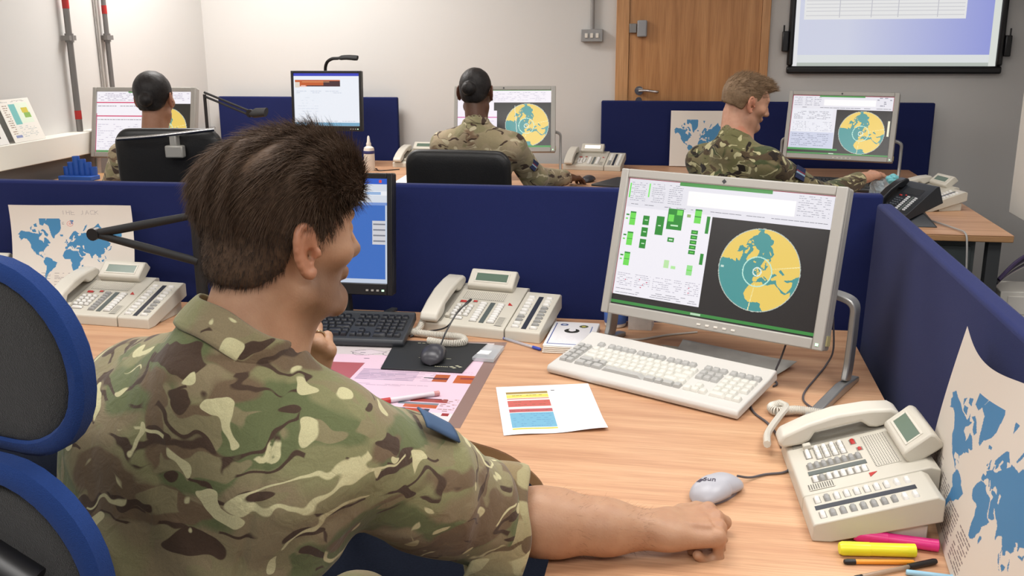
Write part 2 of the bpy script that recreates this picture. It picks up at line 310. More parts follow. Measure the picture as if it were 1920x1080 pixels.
cd = painted('information_card', cv, onledge(3.93, 4.13, 1.24), paper); tag(cd, 'blank white card at the left edge, propped on the ledge', 'card')
# interactive whiteboard
wb = thing('interactive_whiteboard', 'black framed interactive whiteboard showing a projected table, high on the wall', 'whiteboard', (1.18, 6.298, 1.30))
fr = MB()
fr.box(-.60, .62, -.05, -.005, -.0, .045).box(-.60, -.565, -.05, -.005, .045, 1.0).box(.585, .62, -.05, -.005, .045, 1.0).box(-.60, .62, -.05, -.005, 1.0, 1.04)
obj('frame', fr, black, wb, bev=.012)
obj('pen_tray', MB().box(-.635, -.60, -.06, -.005, .13, .25), black, wb, bev=.006); obj('pen_tray', MB().box(.62, .655, -.06, -.005, .10, .22), black, wb, bev=.006)
obj('pen', MB().tube([(-.628, -.045, .25), (-.628, -.045, .285)], .005, 8), black, wb); obj('pen', MB().tube([(.645, -.045, .22), (.645, -.045, .26)], .005, 8), black, wb)
cv = Cv(230, 190, (246, 248, 254)); 
for i in range(230):
    t = max(0, (i-60)/170); cv.a[:177, i] = (226-66*t, 230-62*t, 250-12*t)
cv.rect(0, 177, 230, 186, (240, 244, 246)); cv.rect(0, 186, 230, 190, (196, 204, 196)); cv.rect(222, 0, 230, 190, (238, 242, 236)); cv.rect(0, 0, 5, 190, (250, 250, 252))
cv.rect(10, 30, 192, 136, (252, 252, 252)); 
for k in range(24): cv.rect(12, 34+k*4.2, 190, 35+k*4.2, (228, 228, 232))
for xx in (50, 86, 116, 160): cv.rect(xx, 32, xx+1, 134, (214, 214, 222))
painted('screen', cv, lambda u, v: (-.566+1.152*u, -.028, 1.0-.955*v), paintmat('projected', 1.0), wb, label='projected picture of a white table on lilac')
# loudspeaker at the upper right corner
sp = thing('loudspeaker', 'black wall loudspeaker at the upper right edge of the view', 'loudspeaker', (2.06, 6.298, 1.66))
obj('cabinet', MB().box(-.14, .14, -.16, -.02, 0, .22), black, sp, bev=.01); obj('bracket', MB().box(-.03, .03, -.02, 0, .06, .16), steel, sp)
# ---------------------------------------------------------------- partitions
def panel(name, x0, y0, x1, y1, z0, z1, th, label, lean=0):
    L = math.hypot(x1-x0, y1-y0); t = thing(name, label, 'partition', (x0, y0, 0), math.atan2(y1-y0, x1-x0), 'navy desk dividers')
    m = MB(); m.add([(0, 0, z0), (L, 0, z0), (L, th, z0), (0, th, z0), (0, lean, z1), (L, lean, z1), (L, th+lean, z1), (0, th+lean, z1)], [(3, 2, 1, 0), (4, 5, 6, 7), (0, 1, 5, 4), (1, 2, 6, 5), (2, 3, 7, 6), (3, 0, 4, 7)])
    obj('fabric_panel', m, navy, t, bev=.009, seg=3)
    obj('foot', MB().box(.1, .14, .0, th, 0, z0+.01), dgrey, t); obj('foot', MB().box(L-.14, L-.1, .0, th, 0, z0+.01), dgrey, t)
    return t
PT = 1.117
panel('desk_divider', -1.16, 2.735, .530, 2.735, .66, PT, .04, 'navy fabric divider behind the black and white monitors of the near desk')
panel('desk_divider', -2.75, 2.70, -1.165, 2.735, .66, PT-.012, .04, 'navy fabric divider behind the world map poster on the left')
panel('desk_divider', .478, 2.70, .478, -.1, .10, 1.10, .04, 'navy fabric divider running toward the camera along the right of the near desk', .028)
panel('desk_divider', -3.1, 6.19, -1.86, 6.21, .66, 1.147, .035, 'navy fabric divider against the far wall behind the black upright monitor')
panel('desk_divider', -.535, 6.21, 1.44, 6.19, .30, 1.135, .035, 'navy fabric divider against the far wall beneath the door and whiteboard')
# ---------------------------------------------------------------- desks
def desk(name, pts, label, legs, panels=()):
    t = thing(name, label, 'desk', (0, 0, 0)); 
    obj('worktop', MB().prism(pts, .711, .7365), edgewood, t, bev=.004, label='pale beech edging')
    q = [(Vector((a[0], a[1], 0))) for a in pts]
    c = sum(q, Vector())/len(q)
    obj('laminate_top', MB().prism([(p[0], p[1]) for p in pts], .7366, .74), beech, t, bev=.0012)
    for x, y in legs: obj('leg', MB().box(x-.025, x+.025, y-.025, y+.025, 0, .71), dgrey, t)
    for a in panels: obj('modesty_panel', MB().box(*a), dgrey, t)
    return t
arc = [(p.x, p.y) for p in catmull([(-.70, 1.885, 0), (-.516, 1.855, 0), (-.407, 1.797, 0), (-.33, 1.754, 0), (-.27, 1.687, 0), (-.232, 1.62, 0), (-.205, 1.52, 0), (-.19, 1.40, 0), (-.187, 1.30, 0), (-.187, .5, 0)], 5)]
desk('corner_desk', [(.462, 2.71), (-2.75, 2.69), (-2.75, 1.90)]+arc+[(-.187, .2), (.462, .2)], 'beech corner desk with a curved front holding the near keyboard and phones', [(-.14, .3), (.42, .3), (.42, 2.5), (-1.2, 2.6), (-2.6, 2.0)], [(-2.7, .3, 2.58, 2.6, .3, .71)])
desk('long_desk', [(1.322, 4.165), (1.322, 6.12), (1.322, 6.17), (-3.18, 6.17), (-3.18, 3.6), (-2.98, 3.6), (-2.98, 4.38), (-2.30, 4.40), (-1.95, 5.06), (.60, 5.06), (.66, 4.95), (.68, 4.165)], 'long beech desk along the far side of the office with a return on the right', [(.74, 4.3), (1.27, 4.25), (1.27, 6.0), (-.9, 6.0), (-3.0, 6.0), (-3.08, 3.7)], [(-3.1, 1.2, 6.1, 6.12, .3, .71)])
# pedestal below the right return, with cables
pd = thing('drawer_pedestal', 'dark grey drawer pedestal under the right end of the long desk', 'drawers', (.98, 4.5, 0))
obj('body', MB().box(-.22, .22, -.26, .26, .02, .70), mat('pedestal', sr(66, 72, 72), .5), pd, bev=.004)
for k in range(3): 
    dr = obj('drawer', MB().box(-.2, .2, -.275, -.262, .05+k*.215, .25+k*.215), mat('pedestal_front', sr(58, 66, 66), .5), pd, bev=.003); obj('handle', MB().box(-.06, .06, -.283, -.276, .2+k*.215, .215+k*.215), black, dr)
for i in range(7):
    y = 4.42+.03*i; z = .60-.02*i; x = 1.36
    c = ((60, 44, 84), (40, 38, 50), (84, 72, 104), (190, 188, 186), (50, 50, 56), (96, 84, 112), (200, 196, 194))[i]
    p = catmull([(1.33, y-.1, z-.08), (1.42, y-.05, z+.0), (1.55, y, z+.06), (1.75, y+.1, z+.10), (2.0, y+.2, z+.12)], 6)
    tag(obj('cable', MB().tube(p, .009, 8), mat('cable%d' % i, sr(*c), .5), smooth=True), ['topmost cable', 'second cable', 'third cable', 'pale cable in the middle', 'fifth cable', 'purplish lower cable', 'lowest pale cable'][i]+' of the bundle right of the long desk', 'cable', 'bundled cables')
bx = thing('junction_box', 'white junction box low on the right beside the cable bundle', 'box', (1.50, 4.5, .05))
obj('housing', MB().box(-.13, .15, -.1, .1, 0, .40), offwhite, bx, bev=.004); obj('plate', MB().box(-.1, .02, -.104, -.1, .30, .38), white, bx, bev=.002)
obj('foot', MB().box(-.12, .14, -.09, .09, -.05, 0), dgrey, bx)
pl = catmull([(1.0, 4.6, .746), (1.07, 4.42, .746), (1.12, 4.25, .747), (1.135, 4.17, .745), (1.14, 4.145, .70), (1.15, 4.14, .55), (1.16, 4.15, .4), (1.18, 4.12, .1), (1.2, 4.1, .01)], 6)
tag(obj('phone_cable', MB().tube(pl, .004, 6), mat('cable_grey', sr(170, 168, 165), .5), smooth=True), 'grey phone cable hanging over the front edge of the long desk', 'cable')
# ---------------------------------------------------------------- telephones
def loc_under(parent, M, o):
    o.parent = parent; o.matrix_local = M; return o
def meshobj(name, me, parent, M, scale=None):
    o = bpy.data.objects.new(name, me); col.objects.link(o); o.parent = parent
    if scale: M = M @ Matrix.Diagonal((scale[0], scale[1], scale[2], 1))
    o.matrix_local = M; return o
def keymesh(name, w, d, h, m, taper=.75, bev=.0012):
    a, b = w/2, d/2; t = taper; mb = MB().add([(-a, -b, 0), (a, -b, 0), (a, b, 0), (-a, b, 0), (-a*t, -b*t, h), (a*t, -b*t, h), (a*t, b*t, h), (-a*t, b*t, h)], [(3, 2, 1, 0), (4, 5, 6, 7), (0, 1, 5, 4), (1, 2, 6, 5), (2, 3, 7, 6), (3, 0, 4, 7)])
    o = obj(name, mb, m, bev=0); me = o.data
    import bmesh
    bm = bmesh.new(); bm.from_mesh(me); bmesh.ops.bevel(bm, geom=[e for e in bm.edges if not (abs(e.verts[0].co.z) < 1e-6 and abs(e.verts[1].co.z) < 1e-6)], offset=bev, segments=1, affect='EDGES'); bm.to_mesh(me); bm.free()
    me.polygons.foreach_set('use_smooth', [True]*len(me.polygons)); me.set_sharp_from_angle(angle=1.0)
    bpy.data.objects.remove(o); return me
SL = math.atan2(.064, .205)
def phone(label, loc, rz, body, hand, keyA, keyB, dark=False, module=True, disp=True, group='desk telephones', lit=False, greys=None):
    t = thing('telephone', label, 'telephone', loc, rz, group)
    nm = body.name
    if nm+'kA' not in MATS:
        MATS[nm+'kA'] = keymesh('k', .020, .0088, .0058, keyA); MATS[nm+'kB'] = keymesh('k', .020, .0088, .0058, keyB); MATS[nm+'kd'] = keymesh('k', .0135, .0088, .0058, keyA)
        MATS[nm+'kr'] = keymesh('k', .020, .008, .004, red); MATS[nm+'kr2'] = keymesh('k', .012, .007, .003, red)
    prof = [(0, 0), (0, .026), (.003, .03), (.205, .094), (.222, .09), (.222, 0)]
    b = obj('body', MB().prism(prof, 0, .25, 'x'), body, t, bev=.005, seg=3)
    S = T(0, 0, .0295, SL)
    # cradle well
    mb = MB(); mb.M = S; mb.box(.012, .062, .012, .19, -.0, .0012); obj('cradle', mb, mat(nm+'well', tuple(x*.55 for x in body.node_tree.nodes['Principled BSDF'].inputs['Base Color'].default_value[:3])+(1,), .6), t, bev=0)
    hb = MB(); hb.M = S
    hb.prism([(-.008, .006), (.03, .0035), (.046, .007), (.060, .022), (.145, .022), (.157, .008), (.170, .0035), (.212, .006), (.218, .02), (.205, .033), (.165, .042), (.105, .047), (.05, .042), (.0, .031), (-.012, .018)], .008, .060, 'x')
    hs = obj('handset', hb, hand, t, bev=.008, seg=3)
    mb = MB(); mb.M = S; mb.box(.066, .078, .03, .045, 0, .01); obj('hook', mb, body, t, bev=.002)
    if disp:
        D = S @ T(.145, .196, .006, .42)
        mb = MB(); mb.M = D; mb.prism([(-.012, -.012), (-.012, .012), (-.006, .018), (.048, .018), (.054, .010), (.054, -.016)], -.07, .07, 'x'); dd = obj('display', mb, body, t, bev=.004)
        mb = MB(); mb.M = D; mb.box(-.048, .048, .008, .034, .018, .0188)
        obj('screen', mb, mat('lcd_lit', (1, .95, .9, 1), .3, emit=.9) if lit else mat('lcd', sr(92, 112, 98), .2), dd)
        mb = MB(); mb.M = D; 
        for a in ((-.053, .053, .003, .008), (-.053, .053, .034, .039), (-.053, -.048, .008, .034), (.048, .053, .008, .034)): mb.box(*a, .0175, .0195)
        obj('bezel', mb, hand, dd, bev=.001)
    # speaker grille: rows of small holes
    W_ = 44; Hh = 20; base = body.node_tree.nodes['Principled BSDF'].inputs['Base Color'].default_value
    g = [(x*12.92 if x <= .0031308 else 1.055*x**(1/2.4)-.055)*255 for x in base[:3]]
    cv = Cv(W_, Hh, g)
    for i in range(1, Hh, 2):
        for j in range(0, W_, 2): cv.a[i, j] = [x*.45 for x in g]
    def sf(x0, x1, s0, s1, h=.0009): return lambda u, v: tuple(S @ Vector((x0+(x1-x0)*u, s1+(s0-s1)*v, h)))
    painted('speaker_grille', cv, sf(.078, .205, .135, .178), paper, t)
    cv2 = Cv(10, 22, g); cv2.a[1::2, 1:9] = [x*.5 for x in g]; painted('microphone_grille', cv2, sf(.215, .240, .014, .058), paper, t)
    mk = MB(); mk.M = S @ T(0, 0, .0004); mk.prism([(.222, .118), (.236, .118), (.222, .132)], 0, .0008); obj('emblem', mk, red if not dark else dgrey, t)
    wls = {}
    def K(me, x, s, dx=1):
        d = me.dimensions if hasattr(me, 'dimensions') else Vector((max(v.co.x for v in me.vertices)*2, .009, 0)); a = d.x*dx/2+.0011; g_ = (x > .14)+(x > .19)+(x > .26)+(x > .31)+10*(s > .11 and x < .13)+20*(x > .12 and x < .13 and s > .11); wl = wls.setdefault(g_, MB()); wl.M = S; wl.box(x-a, x+a, s-(.0063 if x < .25 and s < .11 else .0056), s+(.0063 if x < .25 and s < .11 else .0056), 0, .0007)
        return meshobj('key', me, t, S @ T(x, s, .0004), (dx, 1, 1))
    for r in range(4):
        for c in range(3): K(MATS[nm+'kd'], .082+c*.0185, .052+r*.0145)
    K(MATS[nm+'kd'], .098, .034, 2.6)
    K(MATS[nm+'kr'], .088, .118); K(MATS[nm+'kr2'], .122, .124)
    for r in range(8):
        for c in range(2):
            q = (c*8+r) in (greys or ()); K(MATS[nm+('kB' if q else 'kA')], .150+c*.052, .030+r*.0122)
    mb = MB(); mb.M = S; mb.box(.169, .183, .022, .124, -.001, .0012); obj('label_strip', mb, mat('strip', sr(88, 96, 94), .3), t)
    if module:
        prof = [(0, 0), (0, .027), (.003, .031), (.188, .089), (.2, .084), (.2, .046), (.03, 0)]
        obj('module_stand', MB().prism([(.07, 0), (.07, .011), (.16, .035), (.18, .035), (.18, 0)], .262, .345, 'x'), body, t, bev=.002)
        obj('key_module', MB().prism(prof, .2535, .353, 'x'), body, t, bev=.005, seg=3)
        for r in range(10):
            for c in range(2):
                q = (20+c*10+r) in (greys or ()); K(MATS[nm+('kB' if q else 'kA')], .277+c*.052, .020+r*.0165)
        mb = MB(); mb.M = S; mb.box(.296, .310, .012, .176, -.001, .0012); obj('label_strip', mb, mat('strip2', sr(52, 56, 66), .3), t)
    for wl in wls.values(): obj('key_gap_shade', wl, mat(nm+'wells', tuple(x*.42 for x in base[:3])+(1,), .6), t)  # thin plates in darkened body colour, painting the shadowed gap round each key
    return t
ph_w = mat('phone_cream', sr(202, 197, 184), .42, bump=.05, bscale=1500); hs_w = mat('handset_cream', sr(210, 205, 193), .35)
kw = mat('key_white', sr(226, 224, 220), .4); kg = mat('key_grey', sr(150, 150, 148), .4)
ph_b = mat('phone_black', sr(34, 38, 44), .4); hs_b = mat('handset_black', sr(26, 28, 32), .3)
GR = (0, 1, 2, 3, 4, 5, 6, 7, 9, 21, 31, 32, 33, 34, 35, 36, 37)
def cord_into(tel, path, R=.0075, pitch=.0042, name='coiled_cord', m=None, r=.0019, plain=False):
    bpy.context.view_layer.update(); inv = tel.matrix_world.inverted()
    mb = MB().tube(catmull(path, 8), r, 8) if plain else coil(path, R, r, pitch)
    mb.v = [tuple(inv @ Vector(p)) for p in mb.v]; return obj(name, mb, m or hs_w, tel, smooth=True)
pB = phone('cream desk telephone with key module between the two near monitors, coiled cord in front', (-.712, 2.515, .74), math.radians(-10), ph_w, hs_w, kw, kg, greys=(31, 32, 33, 34, 35, 36, 22, 23))
cord_into(pB, [(-.70, 2.515, .772), (-.71, 2.49, .75), (-.73, 2.47, .752), (-.66, 2.455, .752), (-.58, 2.445, .752), (-.56, 2.40, .752), (-.60, 2.385, .752), (-.655, 2.40, .752)], R=.0085)
pC = phone('cream desk telephone nearest the camera beside the right-hand world map', (.208, 1.845, .74), math.radians(-87), ph_w, hs_w, kw, kg, greys=GR)
cord_into(pC, [(.178, 1.82, .765), (.186, 1.90, .756), (.215, 1.99, .756), (.235, 2.045, .758), (.225, 2.07, .757)], name='handset_cord', r=.0075, plain=True)
cord_into(pC, [(.225, 2.07, .755), (.205, 2.055, .753), (.215, 2.03, .753), (.26, 2.045, .753), (.31, 2.03, .753), (.36, 1.99, .753), (.42, 1.96, .753)], R=.0085)
phone('cream desk telephone with key module in front of the left world map poster', (-1.822, 2.435, .74), math.radians(-4), ph_w, hs_w, kw, kg, greys=(0, 1, 2, 3, 4, 5, 6, 7, 31, 32, 33, 34))
phone('cream desk telephone mostly hidden behind the blue chair headrest', (-2.30, 2.47, .74), math.radians(2), ph_w, hs_w, kw, kg)
phone('cream desk telephone left of the middle seated woman, half behind her chair', (-1.80, 5.86, .74), math.radians(-4), ph_w, hs_w, kw, kg)
phone('cream desk telephone with a lit display right of the middle white monitor', (-.735, 5.90, .74), math.radians(-6), ph_w, hs_w, kw, kg, lit=True, greys=(20, 21, 22, 23))
phone('cream desk telephone behind the black telephone on the right return', (.985, 5.02, .74), math.radians(-72), ph_w, hs_w, kw, kg)
# black telephone, tilted up on its own wedge stand
bp = phone('black desk telephone tilted up on a wedge stand at the right return', (.835, 4.50, .765), 0, ph_b, hs_b, mat('key_black', sr(70, 76, 84), .4), mat('key_pale', sr(196, 198, 200), .4), dark=True, disp=False, module=False, greys=tuple(range(16)))
bp.rotation_euler = Euler((math.radians(20), 0, math.radians(-62)), 'XYZ')
bp.scale = (.86, .86, .86)
Mi = (Matrix.Translation((.835, 4.50, .765)) @ bp.rotation_euler.to_matrix().to_4x4() @ Matrix.Diagonal((.86, .86, .86, 1))).inverted()
sb = MB().add([(.90, 4.30, .741), (1.06, 4.30, .741), (1.06, 4.44, .741), (.90, 4.44, .741), (.90, 4.36, .775), (1.0, 4.36, .80), (1.0, 4.42, .82), (.9, 4.42, .80)], [(3, 2, 1, 0), (4, 5, 6, 7), (0, 1, 5, 4), (1, 2, 6, 5), (2, 3, 7, 6), (3, 0, 4, 7)])
sb.v = [tuple(Mi @ Vector(p)) for p in sb.v]; obj('stand', sb, ph_b, bp, bev=.004)
# ---------------------------------------------------------------- monitors
def screen_ops(cv, s=1.0, full=True):
    """white page of small text left, black radar pane with globe right"""
    W_, H_ = cv.w, cv.h; g = (232, 230, 238); gt = (150, 150, 162)
    cv.rect(0, 0, W_, H_, g)
    cv.rect(0, 0, W_, 1, (170, 50, 70)); cv.rect(0, 0, 1, H_, (170, 50, 70)); cv.rect(W_-1, 0, W_, H_, (170, 40, 60))
    X = lambda u: u*W_
    Y = lambda v: v*H_
    cv.dashes(X(.02), Y(.03), X(.10), Y(.17), gt, 4, .8); cv.dashes(X(.13), Y(.03), X(.2), Y(.17), gt, 4, .8); cv.dashes(X(.22), Y(.03), X(.29), Y(.17), gt, 4, .8)
    cv.dashes(X(.84), Y(.02), X(.98), Y(.17), gt, 4, .5)
    cv.dashes(X(.01), Y(.20), X(.98), Y(.21), (110, 110, 120), 3, .8, (4, 14)); 
    cv.rect(X(.32), Y(.06), X(.83), Y(.17), (255, 252, 252)); cv.rect(X(.83), Y(.03), X(.832), Y(.18), (160, 160, 170))
    cv.rect(X(.27), 0, X(.72), Y(.025), (74, 150, 74))
    cv.rect(X(.455), Y(.235), W_, H_, (36, 32, 32)); cv.rect(0, Y(.93), W_, H_, (36, 32, 32)); cv.rect(0, Y(.965), W_, Y(.99), (62, 140, 66)); cv.rect(X(.42), Y(.968), X(.47), Y(.985), (190, 220, 190))
    return X, Y
def scr_main():
    cv = Cv(420, 262, (0, 0, 0)); X, Y = screen_ops(cv)
    cv.rect(2, Y(.225), X(.455), Y(.92), (244, 241, 248))
    cv.rect(4, 10, 7, 40, (110, 230, 90)); cv.rect(47, 8, 50, 36, (130, 235, 110))
    dg, lg = (34, 140, 44), (112, 222, 84)
    for k in range(3):
        y = 68+k*42; cv.rect(14, y, 27, y+28, lg); cv.rect(14, y, 27, y+3, dg); cv.rect(14, y+14, 27, y+15, dg); cv.rect(5, y+6, 12, y+9, dg); cv.rect(5, y+14, 10, y+17, lg)
    for k in range(3): cv.rect(44, 74+k*24, 58, 93+k*24, dg); cv.rect(48, 82+k*24, 55, 84+k*24, (200, 240, 200))
    cv.rect(74, 72, 91, 110, dg); cv.rect(79, 90, 85, 92, (220, 245, 220)); cv.rect(97, 54, 130, 96, dg); cv.rect(99, 66, 111, 80, lg); cv.rect(116, 56, 128, 66, lg); cv.rect(106, 86, 122, 89, (200, 240, 200))
    cv.rect(104, 112, 118, 121, dg); cv.rect(107, 115, 115, 118, (200, 240, 200)); cv.rect(154, 50, 168, 78, lg); cv.rect(154, 50, 168, 53, dg); cv.rect(154, 64, 168, 66, dg)
    for k in range(5): cv.rect(152, 92+k*10, 166, 100+k*10, dg); cv.rect(155, 95+k*10, 163, 97+k*10, lg)
    cv.rect(180, 62, 187, 96, dg); cv.rect(178, 136, 185, 158, dg); cv.rect(154, 162, 166, 182, (150, 226, 140)); cv.rect(154, 171, 166, 173, lg)
    cv.rect(138, 62, 146, 68, (150, 180, 110)); cv.rect(104, 158, 115, 174, (190, 232, 170)); cv.rect(120, 168, 130, 174, (180, 236, 160))
    for x in (38, 41, 44, 47): cv.line(x, 62, x, 168, (150, 150, 160), .8)
    for x in (134, 137, 148, 170, 173): cv.line(x, 66, x, 178, (160, 160, 168), .8)
    for y in range(70, 178, 9): cv.line(62+(y % 5)*4, y, 100, y, (206, 204, 214), 1); cv.line(134, y, 150, y, (170, 170, 176), .8)
    cv.line(138, 66, 138, 180, (90, 90, 96), 1); cv.line(60, 60, 94, 60, (160, 160, 170), 1)
    for x0, x1 in ((6, 40), (46, 80), (86, 128), (132, 150), (156, 186)): cv.dashes(x0, 196, x1, 224, (164, 160, 176), 4, .7)
    for x, y in ((24, 208), (56, 204), (64, 214), (72, 208), (60, 220), (164, 216), (164, 206)): cv.rect(x, y, x+2, y+2, (220, 60, 100))
    cv.dashes(6, 228, 186, 238, (130, 128, 140), 4, .7, (6, 18)); cv.rect(0, Y(.92), X(.455), Y(.965), (36, 32, 32))
    globe(cv, 298, 153, 78); cv.rect(223, 152, 229, 156, (200, 225, 215)); return cv
def scr_right():
    cv = Cv(200, 125, (0, 0, 0)); X, Y = screen_ops(cv); cv.rect(2, Y(.22), X(.42), Y(.9), (236, 236, 244)); cv.rect(2, Y(.62), X(.45), Y(.9), (204, 208, 228))
    cv.dashes(6, 34, 80, 52, (150, 150, 160), 3, .5); cv.dashes(6, 56, 86, 76, (170, 170, 178), 3, .4, (1, 3)); cv.dashes(6, 82, 80, 108, (130, 136, 160), 4, .6)
    cv.rect(0, Y(.9), X(.5), Y(.93), (60, 150, 70)); globe(cv, 144, 76, 44); cv.rect(190, 34, 197, 110, (40, 36, 36)); cv.rect(193, 50, 197, 82, (240, 236, 210)); return cv
def scr_mid():
    cv = Cv(180, 112, (246, 240, 248)); cv.dashes(4, 4, 170, 22, (200, 196, 210), 3, .5); cv.rect(0, 0, 180, 1, (100, 160, 90)); cv.rect(70, 24, 180, 112, (34, 32, 32)); cv.rect(0, 40, 76, 112, (244, 236, 246)); cv.rect(0, 52, 76, 54, (210, 110, 170))
    cv.dashes(4, 60, 70, 104, (190, 180, 200), 4, .5); globe(cv, 134, 68, 41); cv.line(110, 30, 116, 100, (220, 230, 220), 1); cv.rect(70, 108, 180, 112, (50, 140, 60)); return cv
def scr_left():
    cv = Cv(180, 112, (248, 244, 250)); cv.dashes(3, 3, 176, 16, (180, 170, 190), 3, .5)
    for y in (19, 44): cv.rect(0, y, 92, y+2, (214, 70, 110)); cv.dashes(2, y+7, 92, y+9, (120, 110, 120), 2, .9)
    cv.dashes(3, 60, 80, 106, (196, 190, 206), 4, .5); cv.rect(100, 22, 180, 112, (40, 36, 30)); globe(cv, 134, 68, 38); cv.rect(0, 108, 100, 112, (90, 150, 90)); cv.rect(0, 40, 1, 112, (200, 60, 110)); cv.rect(60, 0, 120, 2, (80, 150, 80)); return cv
scrm = paintmat('lit_screen', 1.22, .25)
def white_monitor(label, loc, rz, cv, w=.573, h=.37, tilt=-15, feet=.17, detail=True):
    t = thing('computer_monitor', label, 'monitor', loc, rz, 'white widescreen monitors')
    R_ = T(0, 0, 0, math.radians(tilt)); a = w/2
    def ob(name, mb, m, par, **k): mb.v = [tuple(R_ @ Vector(p)) for p in mb.v]; return obj(name, mb, m, par, **k)
    sl = mat('monitor_silver', sr(170, 167, 161), .42, metal=.1)
    ob('casing', MB().box(-a, a, .012, .05, 0, h), sl, t, bev=.006, seg=3)
    ob('bezel', MB().box(-a, -a+.021, 0, .014, 0, h).box(a-.026, a, 0, .014, 0, h).box(-a+.021, a-.026, 0, .014, 0, .026).box(-a+.021, a-.026, 0, .014, h-.022, h), sl, t, bev=.003)
    painted('screen', cv, lambda u, v: tuple(R_ @ Vector((-a+.021+(w-.047)*u, .0105, h-.022-(h-.048)*v))), scrm, t)
    ob('back_cover', MB().prism([(.05, .06), (.05, h-.05), (.085, h-.1), (.085, .1)], -.17, .17, 'x'), sl, t, bev=.006)
    if detail:
        for k in range(5): ob('button', MB().box(-.02+k*.022, -.010+k*.022, -.0015, .0005, .009, .014), white, t, bev=.001)
        ob('power_light', MB().box(a-.018, a-.011, -.0014, .0005, .010, .016), mat('led', sr(190, 240, 200), .3, emit=1.0), t)
        ob('logo', MB().prism([(-.012, h-.012), (-.006, h-.006), (0, h-.012), (-.006, h-.018)], -.0006, .0002, 'y'), dgrey, t)
        ob('latch', MB().box(a, a+.003, .015, .04, .012, .035), mat('latch', sr(190, 180, 130), .4), t)
    # tubular stand: an arch at each side running down to long feet
    z0 = -(loc[2]-.74); sm = mat('stand_silver', sr(168, 168, 166), .32, metal=.55)
    tb = MB().tube(catmull([(-.10, .09, .15), (0, .13, .15), (.10, .09, .15)], 4), .016, 10); tb.v = [tuple(R_ @ Vector(p)) for p in tb.v]
    obj('hinge_bar', MB().tube([(-a+.02, .13, .10), (a-.02, .13, .10)], .015, 12), sm, t, smooth=True)
    obj('hinge_block', MB().box(-.09, .09, .075, .15, .05, .15), sm, t, bev=.006)
    for s in (-1, 1):
        x = s*(a+.02)
        pts = catmull([(s*(a-.06), .13, .10), (s*(a-.015), .13, .10), (x+s*.004, .128, .085), (x+s*.008, .126, .04), (x+s*.008, .115, -.05), (x+s*.008, .10, z0+.018)], 6)
        mb = MB(); n = len(pts)
        vs_ = []; fs = []
        for i, p in enumerate(pts):
            tg = (pts[min(i+1, n-1)]-pts[max(i-1, 0)]).normalized(); wv = Vector((0, 1, 0)); wv = (wv-tg*wv.dot(tg)).normalized(); nv = tg.cross(wv)
            for du, dv in ((-.020, -.007), (.020, -.007), (.020, .007), (-.020, .007)): vs_.append(p+wv*du+nv*dv)
        for i in range(n-1):
            for k in range(4): fs.append((i*4+k, i*4+(k+1) % 4, (i+1)*4+(k+1) % 4, (i+1)*4+k))
        fs += [(3, 2, 1, 0), tuple(range((n-1)*4, n*4))]; mb.add(vs_, fs)
        obj('stand_leg', mb, sm, t, bev=.003)
        obj('foot', MB().prism([(-feet, z0), (-feet, z0+.012), (.06, z0+.022), (.17, z0+.012), (.17, z0)], x-.004*s, x+.02*s, 'x'), sm, t, bev=.003)
    return t
white_monitor('near white widescreen monitor with green diagrams and a globe, on the corner desk', (.058, 2.28, .852), math.radians(-25.6), scr_main())
white_monitor('white widescreen monitor beside the short-haired man on the right', (.80, 5.51, .874), math.radians(-16.5), scr_right(), feet=.1)
white_monitor('white widescreen monitor half hidden by the middle seated woman', (-1.005, 5.40, .902), math.radians(7), scr_mid(), feet=.08)
white_monitor('leftmost white widescreen monitor, showing red lines behind the seated woman', (-2.825, 4.73, .922), math.radians(3), scr_left(), feet=.08)
def black_monitor(label, loc, rz, cv, w, h, tilt=-6):
    t = thing('computer_monitor', label, 'monitor', loc, rz, 'black monitors'); R_ = T(0, 0, 0, math.radians(tilt)); a = w/2
    def ob(name, mb, m, par, **k): mb.v = [tuple(R_ @ Vector(p)) for p in mb.v]; return obj(name, mb, m, par, **k)
    ob('casing', MB().box(-a, a, .012, .045, 0, h), black, t, bev=.005)
    ob('bezel', MB().box(-a, -a+.015, 0, .013, 0, h).box(a-.015, a, 0, .013, 0, h).box(-a+.015, a-.015, 0, .013, 0, .032).box(-a+.015, a-.015, 0, .013, h-.015, h), black, t, bev=.002)
    painted('screen', cv, lambda u, v: tuple(R_ @ Vector((-a+.015+(w-.03)*u, .0105, h-.015-(h-.047)*v))), scrm, t)
    for k in range(4): ob('button', MB().box(a-.075+k*.015, a-.068+k*.015, -.0012, .0005, .011, .016), mat('led', (1, 1, 1, 1)) if k == 3 else silver, t)
    z0 = -(loc[2]-.74)
    obj('neck', MB().add([(-.035, .06, z0+.01), (.035, .06, z0+.01), (.035, .085, z0+.01), (-.035, .085, z0+.01), (-.03, .045, .16), (.03, .045, .16), (.03, .07, .16), (-.03, .07, .16)], [(3, 2, 1, 0), (4, 5, 6, 7), (0, 1, 5, 4), (1, 2, 6, 5), (2, 3, 7, 6), (3, 0, 4, 7)]), dgrey, t, bev=.004)
    obj('base', MB().prism([(-.11, -.03), (.11, -.03), (.14, .16), (-.14, .16)], z0, z0+.012), blackm, t, bev=.004)
    return t
cv = Cv(130, 150, (58, 108, 190)); cv.rect(0, 0, 130, 8, (50, 96, 200)); cv.rect(120, 2, 123, 6, (220, 80, 70)); cv.rect(0, 8, 130, 34, (214, 220, 230)); cv.rect(0, 18, 130, 24, (236, 238, 244)); cv.rect(104, 19, 122, 23, (150, 180, 220)); cv.rect(0, 34, 130, 38, (120, 150, 210))
